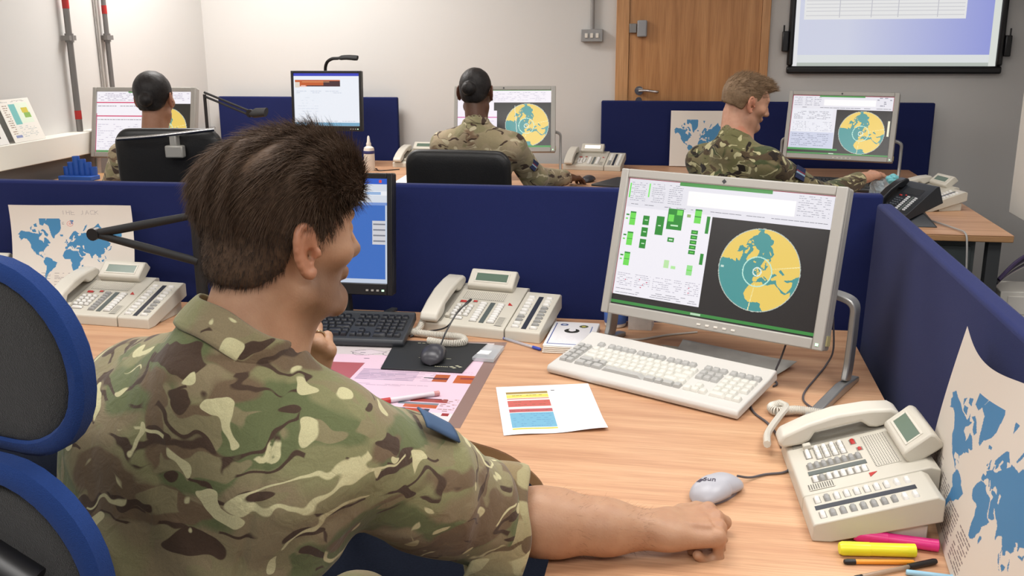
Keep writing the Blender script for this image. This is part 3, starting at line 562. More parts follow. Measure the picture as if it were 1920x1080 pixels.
cv.rect(60, 44, 76, 72, (230, 232, 226)); cv.rect(60, 54, 76, 58, (60, 150, 90)); cv.rect(60, 68, 76, 71, (40, 130, 90)); cv.rect(112, 60, 128, 94, (206, 206, 212))
for k in range(4): cv.rect(113, 64+k*8, 127, 66+k*8, (120, 124, 136))
cv.rect(50, 104, 82, 126, (222, 220, 224)); cv.dashes(52, 107, 80, 124, (170, 170, 176), 4, .9); cv.rect(0, 144, 130, 150, (196, 206, 224)); cv.rect(127, 38, 130, 150, (200, 210, 226))
black_monitor('near black monitor with a blue desktop, partly hidden behind the foreground man', (-.955, 2.49, .845), math.radians(1), cv, .35, .335, -7)
cv = Cv(110, 96, (238, 242, 250)); cv.rect(0, 0, 110, 5, (60, 70, 190)); cv.rect(2, 12, 78, 24, (196, 92, 40)); cv.rect(50, 14, 78, 24, (70, 40, 46)); cv.rect(2, 16, 10, 26, (226, 214, 200)); cv.rect(12, 22, 20, 25, (240, 200, 190)); cv.rect(22, 22, 60, 24, (60, 30, 40)); cv.rect(14, 15, 60, 16, (230, 170, 120))
cv.dashes(4, 32, 100, 36, (200, 206, 220), 3, .6); cv.dashes(6, 44, 40, 84, (216, 222, 234), 5, .5); cv.rect(0, 90, 110, 96, (120, 170, 200)); cv.dashes(60, 87, 104, 89, (190, 196, 210), 3, .8)
black_monitor('black monitor showing a white page with an orange banner by the far divider', (-2.195, 5.80, .965), math.radians(1), cv, .45, .365, -4)
# ---------------------------------------------------------------- keyboards
def klayout():
    K = []; u = .0192; x0 = .006
    def row(x, y, ws): 
        for w_ in ws:
            if w_ > 0: K.append((x+w_*u/2, y, w_*u-.002))
            x += abs(w_)*u
    for r in range(5): row(x0, .018+r*.0195+(.006 if r == 5 else 0), [1, 1])
    X = x0+2.3*u
    row(X, .018, [1.5, 1, 1.5, 6, 1.5, 1, 1.5, 1]); row(X, .0375, [2, 1, 1, 1, 1, 1, 1, 1, 1, 1, 1, 2, 1]); row(X, .057, [1.8]+[1]*11+[2.2]); row(X, .0765, [1.5]+[1]*12+[1.5]); row(X, .096, [1]*15); row(X, .120, [1, -.6, 1, 1, 1, 1, -.3, 1, 1, 1, 1, -.3, 1, 1, 1, 1][:16])
    X2 = X+15.3*u; row(X2, .018, [1, 1, 1]); row(X2, .0375, [-1, 1, -1]); row(X2, .0765, [1, 1, 1]); row(X2, .096, [1, 1, 1]); row(X2, .120, [1, 1, 1])
    X3 = X2+3.3*u; row(X3, .018, [2, 1, 1]); row(X3, .0375, [1, 1, 1]); row(X3, .057, [1, 1, 1, 1]); row(X3, .0765, [1, 1, 1, 1]); row(X3, .096, [1, 1, 1, 1]); row(X3, .120, [1, 1, 1, 1])
    return K, X3+4*u+.006
def keyboard(label, loc, rz, bodym, keym, keym2, tilt, greyf, sunlike=True):
    t = thing('keyboard', label, 'keyboard', loc, rz, None)
    K, W_ = klayout(); off = 0; yo = 0
    if not sunlike: K = [(x-.0443, y, w_) for x, y, w_ in K if x > .044]; W_ -= .0443
    mx = .006; D = .205 if sunlike else .165; ky = .026 if sunlike else .008
    S = T(0, 0, .002, tilt)
    mb = MB(); mb.M = S
    mb.prism([(0, 0), (-.002, .012), (.004, .020), (ky+.005, .0205), (ky+.140, .022), (D-.006, .028), (D, .022), (D, 0)], -mx, W_+mx, 'x'); obj('body', mb, bodym, t, bev=.004, seg=3)
    k1 = keymesh('k', 1, .0178, .0075, keym, .80, .0009); k2 = keymesh('k', 1, .0178, .0075, keym2, .80, .0009)
    base = {}
    def km(w_, g):
        k = (round(w_, 4), g)
        if k not in base: base[k] = keymesh('k', w_, .0178, .0078, keym2 if g else keym, .78, .0010)
        return base[k]
    rest = MB()
    hh = .0205
    for i, (x, y, w_) in enumerate(K):
        M = S @ T(x, y+ky, hh+(y*.01))
        g = greyf(x, y, w_, W_)
        if i < len(K)-100 : # the keys beyond a hundred, merged
            me = km(w_, g); o = len(rest.v); rest.v += [tuple(M @ v.co) for v in me.vertices]; rest.f += [tuple(q+o for q in p.vertices) for p in me.polygons]
        else: meshobj('key', km(w_, g), t, M)
    if rest.v: obj('keys', rest, keym2, t, kind='stuff')
    z_ = D*math.sin(tilt)
    for s in (.03, W_-.05): obj('foot', MB().box(s, s+.03, D*.93-.012, D*.93, 0, z_+.003), bodym, t)
    return t
kbw = mat('keyboard_white', sr(206, 203, 198), .5, bump=.04, bscale=900)
keyboard('white full-size keyboard angled in front of the near white monitor', (-.307, 2.226, .74), math.radians(-28), kbw, mat('keycap_white', sr(216, 214, 206), .45), mat('keycap_grey', sr(176, 175, 172), .45), math.radians(9), lambda x, y, w_, W_: y > .11 or x < .045 or x > .345 and y > .07 and x < .40 or (x > .41 and y > .1))
keyboard('black full-size keyboard under the foreground man\'s hands', (-1.163, 2.335, .74), math.radians(3), mat('kb_black', sr(44, 47, 52), .45), mat('keycap_black', sr(34, 36, 41), .35), mat('keycap_black', sr(34, 36, 41)), math.radians(10), lambda *a: False, False)
keyboard('black keyboard beneath the white monitor of the short-haired man', (.56, 5.32, .74), math.radians(-14), MATS['kb_black'], MATS['keycap_black'], MATS['keycap_black'], math.radians(8), lambda *a: False, False)
# ---------------------------------------------------------------- mice
def mouse(label, loc, rz, m1, m2, L=.115, W_=.062, Hh=.036, logo=False):
    t = thing('computer_mouse', label, 'mouse', loc, rz); nu, nv = 28, 12; mb = MB(); V = []; F = []
    for i in range(nu+1):       # v: along length y
        y = -L/2+L*i/nu; q = i/nu; wy = W_/2*(max(0, 1-abs(2*q-1)**3.2))**.45*(1-.10*math.sin(q*PI)**2*(1 if q > .5 else 0)); hz = Hh*(.25+.75*math.sin(PI*min(1, max(0, (.12+q*.80))))**.8)*(max(0, 1-abs(2*q-1)**6))**.5
        for k in range(nv+1):
            a = PI*k/nv; V.append((wy*math.cos(a)*(1+.06*math.sin(a)), y, .002+hz*math.sin(a)**.65))
    for i in range(nu):
        for k in range(nv): F.append((i*(nv+1)+k, i*(nv+1)+k+1, (i+1)*(nv+1)+k+1, (i+1)*(nv+1)+k))
    for i in range(nu): F.append((i*(nv+1), (i+1)*(nv+1), (i+1)*(nv+1)+nv, i*(nv+1)+nv))
    mb.add(V, F); obj('shell', mb, m1, t, smooth=True, sub=1)
    obj('base', MB().prism([(W_*.40*math.cos(2*PI*k/20), L*.44*math.sin(2*PI*k/20)) for k in range(20)], 0, .006), m2, t)
    if logo:
        cu = bpy.data.curves.new('f', 'FONT'); cu.body = 'Sun'; cu.size = .016; cu.extrude = .0006; o = bpy.data.objects.new('f', cu); col.objects.link(o)
        bpy.context.view_layer.update(); me = bpy.data.meshes.new_from_object(o.evaluated_get(bpy.context.evaluated_depsgraph_get())); bpy.data.objects.remove(o); me.materials.clear(); me.materials.append(mat('logo_ink', sr(70, 62, 80), .5))
        def onto(x, y, dz):
            q = (y+L/2)/L; wy = W_/2*(max(0, 1-abs(2*q-1)**3.2))**.45*(1-.10*math.sin(q*PI)**2*(1 if q > .5 else 0)); hz = Hh*(.25+.75*math.sin(PI*min(1, max(0, (.12+q*.80))))**.8)*(max(0, 1-abs(2*q-1)**6))**.5
            sa = math.sqrt(max(.01, 1-min(.98, (x/wy)**2))); return (x, y, .002+hz*sa**.65+dz)
        Lm = T(-.010, -.030, 0, 0, 0, .52)
        for v_ in me.vertices: p_ = Lm @ v_.co; v_.co = onto(p_.x, p_.y, .0003+max(0, v_.co.z))
        lg = meshobj('logo', me, t, Matrix()); 
        mb = MB()
        for a in (0, 1):
            for b in (0, 1): mb.box(-.0045+a*.0048, -.0004+a*.0048, -.0045+b*.0048, -.0004+b*.0048, 0, .001)
        mb.v = [onto(*(lambda w_: (w_.x, w_.y, p[2]))(T(-.0165, -.0285, 0, 0, 0, .52+PI/4) @ Vector((p[0], p[1], 0)))) for p in mb.v]; obj('emblem', mb, MATS['logo_ink'], t)
    return t
ms = mouse('grey mouse under the foreground man\'s right hand', (.078, 1.635, .74), math.radians(-38), mat('mouse_grey', sr(176, 176, 184), .38), mat('mouse_base', sr(120, 118, 130), .5), L=.122, W_=.066, logo=True)
def cable(name, pts, r, m, label, cat='cable'):
    return tag(obj(name, MB().tube(catmull(pts, 10), r, 8), m, smooth=True), label, cat)
cg = mat('cable_dark', sr(84, 80, 84), .5)
cable('mouse_cable', [(.116, 1.684, .757), (.14, 1.705, .746), (.17, 1.73, .743), (.205, 1.745, .743), (.222, 1.775, .742)], .0023, cg, 'dark mouse cable running from the grey mouse to the near telephone')
cable('keyboard_cable', [(.222, 2.225, .775), (.214, 2.21, .752), (.180, 2.165, .743), (.163, 2.10, .743), (.168, 2.04, .743), (.192, 1.985, .743), (.205, 1.93, .743), (.210, 1.86, .743)], .0025, cg, 'grey cable curling from the end of the white keyboard toward the near telephone')
cable('monitor_cable', [(.262, 2.30, .86), (.245, 2.285, .80), (.226, 2.262, .752), (.232, 2.235, .743), (.222, 2.215, .743)], .0023, cg, 'dark cable hanging below the near white monitor beside the keyboard end')
cable('power_cable', [(.375, 2.42, .86), (.378, 2.40, .78), (.36, 2.38, .745), (.33, 2.30, .743), (.285, 2.17, .743), (.29, 2.10, .743), (.34, 2.04, .743)], .0023, cg, 'grey cable passing the front foot of the near white monitor')
cable('data_cable', [(-.22, 2.56, .743), (-.12, 2.52, .744), (-.03, 2.58, .743), (.05, 2.62, .743)], .0028, mat('cable_white', sr(205, 200, 190), .5), 'pale cable lying behind the left foot of the near white monitor')
mk = mouse('black mouse with a looped cable on the black mouse mat', (-.607, 2.27, .745), math.radians(4), mat('mouse_black', sr(56, 56, 62), .35), black, L=.105, W_=.064, Hh=.038)
cable('looped_mouse_cable', [(-.605, 2.325, .76), (-.598, 2.37, .79), (-.578, 2.42, .83), (-.556, 2.445, .848), (-.548, 2.45, .856), (-.556, 2.45, .852), (-.585, 2.44, .82), (-.62, 2.45, .775), (-.69, 2.47, .752), (-.72, 2.45, .744)], .0022, black, 'black looped cable rising from the black mouse')
mouse('black mouse under the middle seated woman\'s hand', (-.53, 5.42, .74), math.radians(-20), MATS['mouse_black'], black)
# ---------------------------------------------------------------- papers, pens, small things on the near desk
def flat(name, cv, corners, m, label, cat, z=.7406, lift=None, group=None, maxrun=9999):
    """corners: back-left, back-right, front-right, front-left"""
    bl, br, fr_, fl = [Vector((c[0], c[1], z)) for c in corners]
    def fn(u, v):
        p = (bl*(1-u)+br*u)*(1-v)+(fl*(1-u)+fr_*u)*v
        if lift: p.z += lift(u, v)
        return tuple(p)
    return tag(painted(name, cv, fn, m, maxrun=maxrun), label, cat, group)
# large desk chart
cv = Cv(300, 300, (138, 112, 104)); cv.rect(4, 6, 284, 292, (226, 196, 212)); cv.rect(4, 6, 284, 70, (206, 196, 196)); cv.rect(4, 262, 284, 292, (224, 214, 216))
cv.rect(20, 104, 137, 196, (170, 92, 96)); 
for x, y in ((120, 60), (160, 60), (200, 58)): cv.ring(x, y, 12, (90, 84, 96), 1)
cv.poly([(104, 58), (128, 46), (152, 58), (128, 72)], (214, 200, 206)); cv.line(104, 58, 128, 46, (110, 100, 110)); cv.line(128, 46, 152, 58, (110, 100, 110)); cv.line(152, 58, 128, 72, (110, 100, 110)); cv.line(128, 72, 104, 58, (110, 100, 110))
for x, y in ((118, 60), (160, 50), (160, 66), (216, 80), (214, 96), (130, 84)): cv.rect(x, y, x+7, y+2, (70, 60, 90))
cv.dashes(160, 110, 236, 116, (160, 140, 168), 3, .8)
for y in range(126, 168, 6): cv.rect(142, y, 214, y+4, (186, 164, 186)); 
cv.dashes(142, 128, 236, 168, (130, 110, 140), 5, .6, (6, 20)); cv.dashes(150, 180, 236, 186, (130, 110, 140), 4, .6, (6, 20)); cv.dashes(60, 206, 130, 250, (150, 130, 160), 5, .6, (6, 20))
cv.rect(236, 138, 254, 164, (176, 92, 52)); cv.rect(236, 150, 254, 156, (96, 50, 56)); cv.rect(224, 150, 236, 153, (80, 90, 90)); cv.rect(262, 138, 284, 166, (186, 96, 50)); cv.rect(268, 146, 284, 152, (140, 60, 60)); cv.dashes(238, 126, 280, 134, (190, 150, 180), 3, .9, (2, 3))
cv.rect(214, 220, 262, 228, (52, 60, 70)); cv.rect(228, 222, 270, 232, (150, 64, 60)); cv.rect(216, 234, 262, 241, (120, 130, 140)); cv.rect(224, 240, 262, 250, (186, 92, 56)); cv.rect(216, 252, 256, 262, (58, 66, 84)); cv.rect(228, 252, 250, 264, (176, 80, 60)); cv.rect(236, 266, 264, 274, (216, 178, 140)); cv.rect(272, 262, 280, 270, (150, 50, 50)); cv.dashes(264, 220, 282, 256, (150, 110, 100), 5, .7, (2, 6), 2)
flat('desk_chart', cv, ((-1.05, 2.40), (-.452, 2.455), (-.444, 1.858), (-1.05, 1.87)), paintmat('laminate', rough=.28), 'large laminated pink chart with coloured blocks under the black keyboard and mouse mat', 'chart', .7402)
# mouse mat
mm = thing('mouse_mat', 'black mouse mat with a pale corner emblem under the black mouse', 'mouse mat', (-.62, 2.30, .7405), math.radians(2))
obj('mat', MB().prism([(-.105, -.108), (.10, -.112), (.125, .118), (-.125, .116)], 0, .004), mat('mat_black', sr(30, 32, 34), .55), mm, bev=.001)
mb = MB()
for q, (x, y) in enumerate(((.075, -.086), (.088, -.078), (.080, -.071), (.067, -.079))): mb.prism([(x-.006, y), (x, y-.004), (x+.006, y), (x, y+.004)], .0041, .0046)
obj('emblem_print', mb, mat('mat_print', sr(176, 174, 150), .6), mm); mb = MB()
for k in range(7): mb.box(.025+k*.005, .0285+k*.005, -.082, -.079, .0041, .0045)
obj('lettering', mb, MATS['mat_print'], mm, kind='stuff'); mb = MB()
for x in (-.03, .042): mb.box(x, x+.012, -.02, -.0185, .0041, .0045)
for k in range(5): mb.box(-.06+k*.012, -.052+k*.012, .098, .1005, .0041, .0045)
obj('fine_print', mb, MATS['mat_print'], mm, kind='stuff')
# clear plastic case
tag(obj('plastic_case', MB().prism([(-.512, 2.285), (-.455, 2.28), (-.448, 2.39), (-.496, 2.398)], .7412, .752), mat('clear_plastic', sr(214, 218, 222), .15, alpha=.45), bev=.002), 'small clear plastic case beside the black mouse mat', 'case')
tag(obj('memory_card', MB().prism([(-.505, 2.31), (-.474, 2.308), (-.470, 2.335), (-.500, 2.337)], .7522, .754), mat('card_white', sr(236, 238, 240), .3)), 'white memory card lying on the clear plastic case', 'card')
# table paper in front of the white keyboard
cv = Cv(150, 105, (238, 236, 240)); cv.rect(14, 12, 80, 96, (238, 230, 224)); cv.rect(14, 14, 80, 19, (150, 124, 60)); cv.rect(14, 20, 80, 28, (216, 204, 92)); cv.rect(14, 29, 80, 31, (190, 110, 90)); cv.rect(14, 34, 80, 48, (190, 92, 84)); cv.rect(14, 49, 80, 52, (236, 222, 214)); cv.rect(14, 53, 80, 60, (176, 84, 92)); cv.rect(14, 61, 80, 92, (110, 168, 196)); cv.rect(14, 93, 80, 96, (196, 190, 80))
for y in range(64, 92, 4): cv.dashes(18, y, 76, y+1, (90, 140, 180), 2, .6)
for y in (22, 37, 43, 56): cv.dashes(18, y, 76, y+1, (130, 90, 60), 2, .6)
cv.rect(86, 12, 92, 14, (90, 90, 96)); cv.rect(94, 12, 112, 13, (200, 200, 206)); cv.rect(138, 14, 139, 90, (220, 220, 226))
lift = lambda u, v: .0008+.006*max(0, v-.75)*4*u*u+.0015*math.sin(u*9)*v*v
flat('printed_sheet', cv, ((-.416, 2.109), (-.206, 2.169), (-.137, 1.895), (-.346, 1.832)), paper, 'white sheet with yellow, red and blue table rows on the bare desk', 'paper', .7406, lift, maxrun=6)
# booklet
bk_ = thing('booklet', 'thick white booklet with small badges beside the telephone key module', 'booklet', (-.282, 2.495, .7402), math.radians(-1))
cv = Cv(90, 130, (228, 226, 228)); cv.rect(5, 8, 7, 118, (60, 84, 150)); cv.rect(5, 116, 78, 119, (60, 84, 150)); cv.rect(78, 20, 80, 119, (100, 120, 170)); cv.disc(22, 16, 8, (60, 76, 130), .8); cv.disc(22, 16, 4, (190, 200, 220), .8); cv.disc(62, 22, 9, (90, 96, 70), .9); cv.disc(62, 22, 4, (190, 180, 90), .9)
cv.disc(42, 48, 15, (40, 40, 34), .8); cv.disc(42, 44, 7, (228, 226, 228)); cv.rect(36, 34, 48, 42, (228, 226, 228)); cv.dashes(18, 76, 66, 108, (210, 206, 212), 6, .7)
for k in range(4): obj('leaf', MB().prism([(-.063+.001*k, -.118), (.060+.001*k, -.115), (.064, .105), (-.062, .108)], .001+k*.0048, .005+k*.0048), offwhite, bk_, bev=.0012)
painted('cover', cv, lambda u, v: (-.062+.124*u, .107-.222*v, .0204), paper, bk_)
# biro, marker pens, highlighters
def pen(name, label, p0, p1, r, body, cap, tip=None, capL=.3, caprm=1.15, clip=None, clear=None, cat='pen'):
    p0, p1 = Vector(p0), Vector(p1); d = p1-p0; L = d.length; t = thing(name, label, cat, p0)
    t.rotation_mode = 'QUATERNION'; t.rotation_quaternion = Vector((0, 0, 1)).rotation_difference(d)
    obj('barrel', MB().lathe([(r*.8, 0), (r, .002), (r, L*(1-capL)), (r*.9, L*(1-capL)+.002)], 16), body, t, smooth=True)
    obj('cap', MB().lathe([(r*caprm, L*(1-capL)), (r*caprm*1.02, L-.006), (r*caprm*.8, L-.001), (r*.4, L)], 16), cap, t, smooth=True)
    if tip: obj('end_plug', MB().lathe([(r*.5, -.006), (r*1.02, -.004), (r*1.02, .008), (r*.9, .0085)], 14), tip, t, smooth=True)
    if clip: obj('clip', MB().box(-.0018, .0018, r*caprm, r*caprm+.0022, L*(1-capL)-.004, L-.004), clip, t, bev=.0006)
    return t
blue = mat('blue_cap', sr(50, 70, 170), .4); clr = mat('clear_barrel', sr(190, 196, 210), .15, alpha=.55)
pen('ballpoint_pen', 'clear ballpoint pen with blue ends near the telephone key module', (-.470, 2.478, .7445), (-.352, 2.395, .7445), .0037, clr, blue, blue, .2)
pen('marker_pen', 'white marker pen with a red cap lying on the pink chart', (-.538, 2.034, .7465), (-.668, 1.952, .7465), .0058, mat('marker_white', sr(214, 206, 214), .35), red, red and mat('marker_end', sr(196, 140, 140), .4), .28)
pk = mat('pink_plastic', sr(232, 52, 140), .35); ye = mat('yellow_plastic', sr(236, 232, 48), .35)
pen('highlighter', 'pink highlighter behind the yellow one by the near telephone', (.415, 1.492, .751), (.292, 1.507, .751), .0098, pk, pk, pk, .42, 1.08, pk, cat='highlighter')
pen('highlighter', 'yellow highlighter in front of the pink one', (.375, 1.468, .7515), (.262, 1.456, .7515), .0105, ye, ye, ye, .42, 1.05, ye, cat='highlighter')
pen('ballpoint_pen', 'orange ballpoint pen with a black end below the yellow highlighter', (.373, 1.444, .7445), (.266, 1.428, .7445), .0038, mat('orange_plastic', sr(232, 150, 44), .4), black, None, .17)
pen('ballpoint_pen', 'clear ballpoint pen with a black cap, nearest the desk front', (.280, 1.385, .744), (.408, 1.452, .7455), .0036, mat('clear_amber', sr(170, 150, 130), .2, alpha=.6), black, black, .36, 1.35, black)
pen('ballpoint_pen', 'pale blue pen at the very bottom edge of the view', (.355, 1.412, .7445), (.445, 1.405, .7445), .0045, mat('pale_blue', sr(150, 196, 220), .3), mat('pale_blue', sr(150, 196, 220)), None, .3)
tag(obj('usb_stick', MB().prism([(-.868, 2.655), (-.846, 2.655), (-.832, 2.712), (-.852, 2.713)], .7402, .749), dgrey, bev=.003), 'small dark memory stick lying behind the black keyboard', 'memory stick')
# wipes tub and basket behind the white monitor
tb = thing('wipes_tub', 'white tub with a blue label behind the near white monitor', 'tub', (-.178, 2.655, .74))
obj('tub', MB().lathe([(.026, 0), (.030, .004), (.031, .06), (.029, .066)], 24), white, tb, smooth=True); obj('lid', MB().lathe([(.032, .066), (.032, .08), (.028, .084)], 24), white, tb, smooth=True)
obj('label', MB().lathe([(.0305, .012), (.0316, .014), (.0322, .05), (.0310, .052)], 24), mat('label_blue', sr(70, 110, 190), .5), tb, smooth=True)
tag(obj('paper_pad', MB().prism([(-.14, 2.62), (-.075, 2.62), (-.07, 2.675), (-.138, 2.675)], .7402, .80), mat('pad_paper', sr(206, 200, 194), .8, var=.12, vscale=60), bev=.001), 'block of pale note paper beside the blue-labelled tub', 'notepad')
# folded map sheets under the monitor
mapm = mat('map_paper', sr(206, 200, 180), .6, var=.14, vscale=26)
mapg = mat('map_paper_grey', sr(196, 193, 184), .55, var=.18, vscale=30)
def sheet(name, pts, fold, m, label):
    a, b, c, d = [Vector(p) for p in pts]; mb = MB(); n = 10; V = []; F = []
    for i in range(n+1):
        for j in range(n+1):
            u, v = i/n, j/n; p = (a*(1-u)+b*u)*(1-v)+(d*(1-u)+c*u)*v; p.z += fold(u, v); V.append(p)
    for i in range(n):
        for j in range(n): F.append((i*(n+1)+j, (i+1)*(n+1)+j, (i+1)*(n+1)+j+1, i*(n+1)+j+1))
    mb.add(V, F); o = obj(name, mb, m, smooth=True); s = o.modifiers.new('s', 'SOLIDIFY'); s.thickness = .0012; return tag(o, label, 'map')
sheet('folded_map', [(-.047, 2.492, .742), (.02, 2.475, .742), (.19, 2.20, .742), (.12, 2.27, .742)], lambda u, v: .0, mapm, 'cream folded map sheet tucked behind the white keyboard')
sheet('folded_map', [(.012, 2.52, .7435), (.29, 2.372, .7435), (.205, 2.235, .7435), (-.015, 2.39, .7435)], lambda u, v: .012*max(0, .35-v)+.022*max(0, u-.85)*(1-v)+.003, mapg, 'grey folded map sheet with a raised spine under the near white monitor')
# ---------------------------------------------------------------- world map posters
def mapposter(hand=False, seed=0):
    cv = Cv(240, 190, (222, 215, 206)); worldmap(cv, 12, 30, 216, 168, (66, 132, 178))
    random.seed(5+seed)
    for k in range(9):
        x = 60+k % 5*26; y = 150 if k < 5 else 168; cv.dashes(x, y, x+18, y+14, (150, 140, 140), 3, .8, (4, 12))
    return cv
cv = mapposter(); cv.ring(118, 42, 5.5, (214, 120, 120), 1); cv.ring(118, 42, 1.5, (214, 60, 60), 1.2); cv.strokes('THE JACK', 104, 12, 6.5, (176, 168, 168), .9, 1.4); cv.strokes('JC', 98, 38, 3.5, (120, 120, 130), .8, 1.4)
fn = lambda u, v: (-2.062+.415*u+.012*(v-.1), 2.672-.055*v*v-.004*math.sin(u*PI*2), 1.036-.26*v+.008*u)
tag(painted('world_map_poster', cv, fn, paper, maxrun=8), 'white poster with a blue world map leaning on the left divider', 'poster')
cv = mapposter(seed=1); 
tag(painted('world_map_poster', cv, lambda u, v: (-.10+.40*u, 6.175-.05*v-.006*math.sin(u*6), 1.08-.335*v), paper, maxrun=8), 'white poster with a blue world map behind the short-haired man', 'poster')
# right-hand poster: curled sheet standing on the desk against the right divider
cv = Cv(300, 260, (214, 206, 196)); worldmap(cv, 18, 40, 290, 228, (62, 124, 172))
def block(x, y, w_, h_):
    for yy in range(int(y), int(y+h_), 5): cv.dashes(x, yy, x+w_, yy+2, (120, 108, 108), 5, .85, (4, 9), 2)
for x, y, w_, h_ in ((20, 176, 34, 60), (62, 190, 30, 56), (100, 200, 34, 50), (142, 204, 34, 50), (214, 206, 50, 46)): block(x, y, w_, h_)
A_, B_, C_2, D_ = Vector((.466, 1.640, 1.073)), Vector((.472, 1.10, 1.055)), Vector((.405, 1.12, .742)), Vector((.460, 1.775, .744))
def pfn(u, v):
    p = (A_*(1-u)+B_*u)*(1-v)+(D_*(1-u)+C_2*u)*v
    p.x += -.004*math.sin(PI*v)*(1-u*.5)-.010*math.sin(PI*u)*v*v-.006*math.sin(u*9)*(1-v); p.z -= .018*math.sin(PI*2.2*u)*(1-v)
    return tuple(p)
po = painted('world_map_poster', cv, pfn, paper, maxrun=5); tag(po, 'large curling poster with a blue world map against the right divider', 'poster')
# ---------------------------------------------------------------- things on the far desk
sn = thing('spray_bottle', 'white spray bottle with a dark blue label by the far black monitor', 'bottle', (-1.89, 5.68, .74))
obj('bottle', MB().lathe([(.030, 0), (.033, .006), (.033, .12), (.03, .14), (.014, .152)], 24), white, sn, smooth=True)
obj('label', MB().lathe([(.0332, .105), (.0338, .106), (.0338, .122), (.0332, .123)], 24), mat('label_navy', sr(44, 50, 110), .5), sn, smooth=True)
obj('nozzle', MB().lathe([(.014, .152), (.015, .165), (.010, .175), (.007, .205), (.003, .212)], 16), white, sn, smooth=True)
# black articulated lamps
def arm(name, label, pts, r=.011, base=None, head=None, loc=(0, 0, 0), twin=0, pr=None):
    t = thing(name, label, 'desk lamp', base)
    b = Vector(base); obj('base', MB().cyl(0, 0, 0, .022, .055, 28), blackm, t, bev=.003); obj('post', MB().tube([(0, 0, .02), (0, 0, pr[1] if pr else pts[0][2]-b.z)], pr[0] if pr else .010, 12), blackm, t, smooth=True)
    for i, (p, q) in enumerate(zip(pts, pts[1:])):
        p, q = Vector(p)-b, Vector(q)-b
        mb = MB()
        if twin:
            o_ = Vector((0, 0, twin)); mb.tube([p+o_, q+o_], r*.45, 8); mb.tube([p-o_, q-o_], r*.45, 8)
        else: mb.tube([p, p.lerp(q, .5), q], [r, r*1.05, r*.85], 10)
        obj('arm', mb, blackm, t, smooth=True); obj('joint', MB().tube([q+Vector((0, -.012, 0)), q+Vector((0, .012, 0))], r*1.5, 14), black, t, smooth=True)
    if head:
        h0, h1, rr = head; h0, h1 = Vector(h0)-b, Vector(h1)-b; obj('lamp_head', MB().tube([h0, h0.lerp(h1, .3), h1], [rr*.5, rr, rr*.9], 16, flat=.6), blackm, t, smooth=True)
    return t
arm('desk_lamp', 'black folding arm lamp in front of the left world map poster', [(-1.362, 2.52, .915), (-1.645, 2.47, .997), (-1.375, 2.54, 1.045)], .012, (-1.362, 2.53, .74), pr=(.017, .31))
lt = arm('desk_lamp', 'black spring-arm lamp between the leftmost monitor and the far divider', [(-2.94, 5.7, 1.19), (-2.60, 5.6, 1.085)], .016, (-2.94, 5.7, .74), ((-2.60, 5.6, 1.085), (-2.49, 5.58, 1.095), .035), twin=.012)
lm = thing('desk_lamp', 'curved black lamp rising behind the far black monitor', 'desk lamp', (-2.28, 6.08, .74))
obj('base', MB().cyl(0, 0, 0, .02, .06, 28), blackm, lm, bev=.003)
obj('neck', MB().tube(catmull([(0, 0, .02), (0, 0, .30), (0, -.03, .55), (.02, -.06, .625), (.07, -.1, .655), (.12, -.12, .66)], 6), .010, 10), blackm, lm, smooth=True)
obj('lamp_head', MB().tube(catmull([(.11, -.12, .66), (.18, -.13, .666), (.255, -.14, .662)], 4), [.010]*2+[.017]*3+[.018]*2+[.019, .017], 12, flat=.7), blackm, lm, smooth=True)
# blue pen rack on a wooden riser at the left
tag(obj('riser_shelf', MB().box(-3.12, -2.72, 4.30, 4.66, .825, .845).box(-3.12, -3.10, 4.30, 4.66, .74, .825).box(-2.74, -2.72, 4.30, 4.66, .74, .825), edgewood, bev=.002), 'low wooden riser under the leftmost white monitor', 'shelf')
rk = thing('pen_rack', 'blue plastic pen rack of upright tubes on the wooden riser', 'pen holder', (-2.985, 4.40, .8455))
bl = mat('rack_blue', sr(38, 88, 176), .45)
for x, h_ in ((-.075, .062), (-.05, .085), (-.02, .115), (.012, .10), (.042, .085), (.07, .062)): obj('tube', MB().lathe([(.018, 0), (.018, h_), (.015, h_), (.015, h_-.02)], 14, x, .03), bl, rk, smooth=True)
obj('tray', MB().box(-.09, .09, -.03, .05, 0, .022), bl, rk, bev=.003)
ps = []
for k, (x, y, z, rz, lab) in enumerate(((-2.98, 3.88, .74, .3, 'flat stack of papers at the far left beyond the near divider, topmost sheets white'), (-2.86, 4.12, .74, -.2, 'thin pad of printed papers beside the blue pen rack'))):
    t = thing('paper_stack', lab, 'papers', (x, y, z), rz)
    for q in range(3): obj('sheet', MB().prism([(-.13+.012*q, -.17), (.13+.012*q, -.165), (.12+.01*q, .17), (-.14, .165+.01*q)], .0+q*.05+.001 if k == 0 else .001+q*.02, (.048+q*.05) if k == 0 else .019+q*.02), offwhite if q != 1 else white, t, bev=.002)
# crumpled clear bag under the man's hand
def blob(name, c, r, m, label, cat, amp=.35, fr=3, seed=1):
    rg = np.random.RandomState(seed); ph = rg.rand(6)*6; V = []; F = []; n, k = 22, 30
    for i in range(n+1):
        th = PI*i/n
        for j in range(k):
            a = 2*PI*j/k; d = Vector((math.sin(th)*math.cos(a), math.sin(th)*math.sin(a), math.cos(th)))
            f = 1+amp*(abs(math.sin(d.x*fr+ph[0]+2*d.z))*.5+abs(math.sin(d.y*fr*1.7+ph[1]+d.x*3))*.35+abs(math.sin(d.z*fr*2.3+ph[2]+d.y*4))*.3)-amp*.5
            V.append((c[0]+r[0]*d.x*f, c[1]+r[1]*d.y*f, max(c[2]+r[2]*d.z*f, .7408)))
    for i in range(n):
        for j in range(k): F.append((i*k+j, (i+1)*k+j, (i+1)*k+(j+1) % k, i*k+(j+1) % k))
    o = obj(name, MB().add(V, F), m); 
    return tag(o, label, cat)
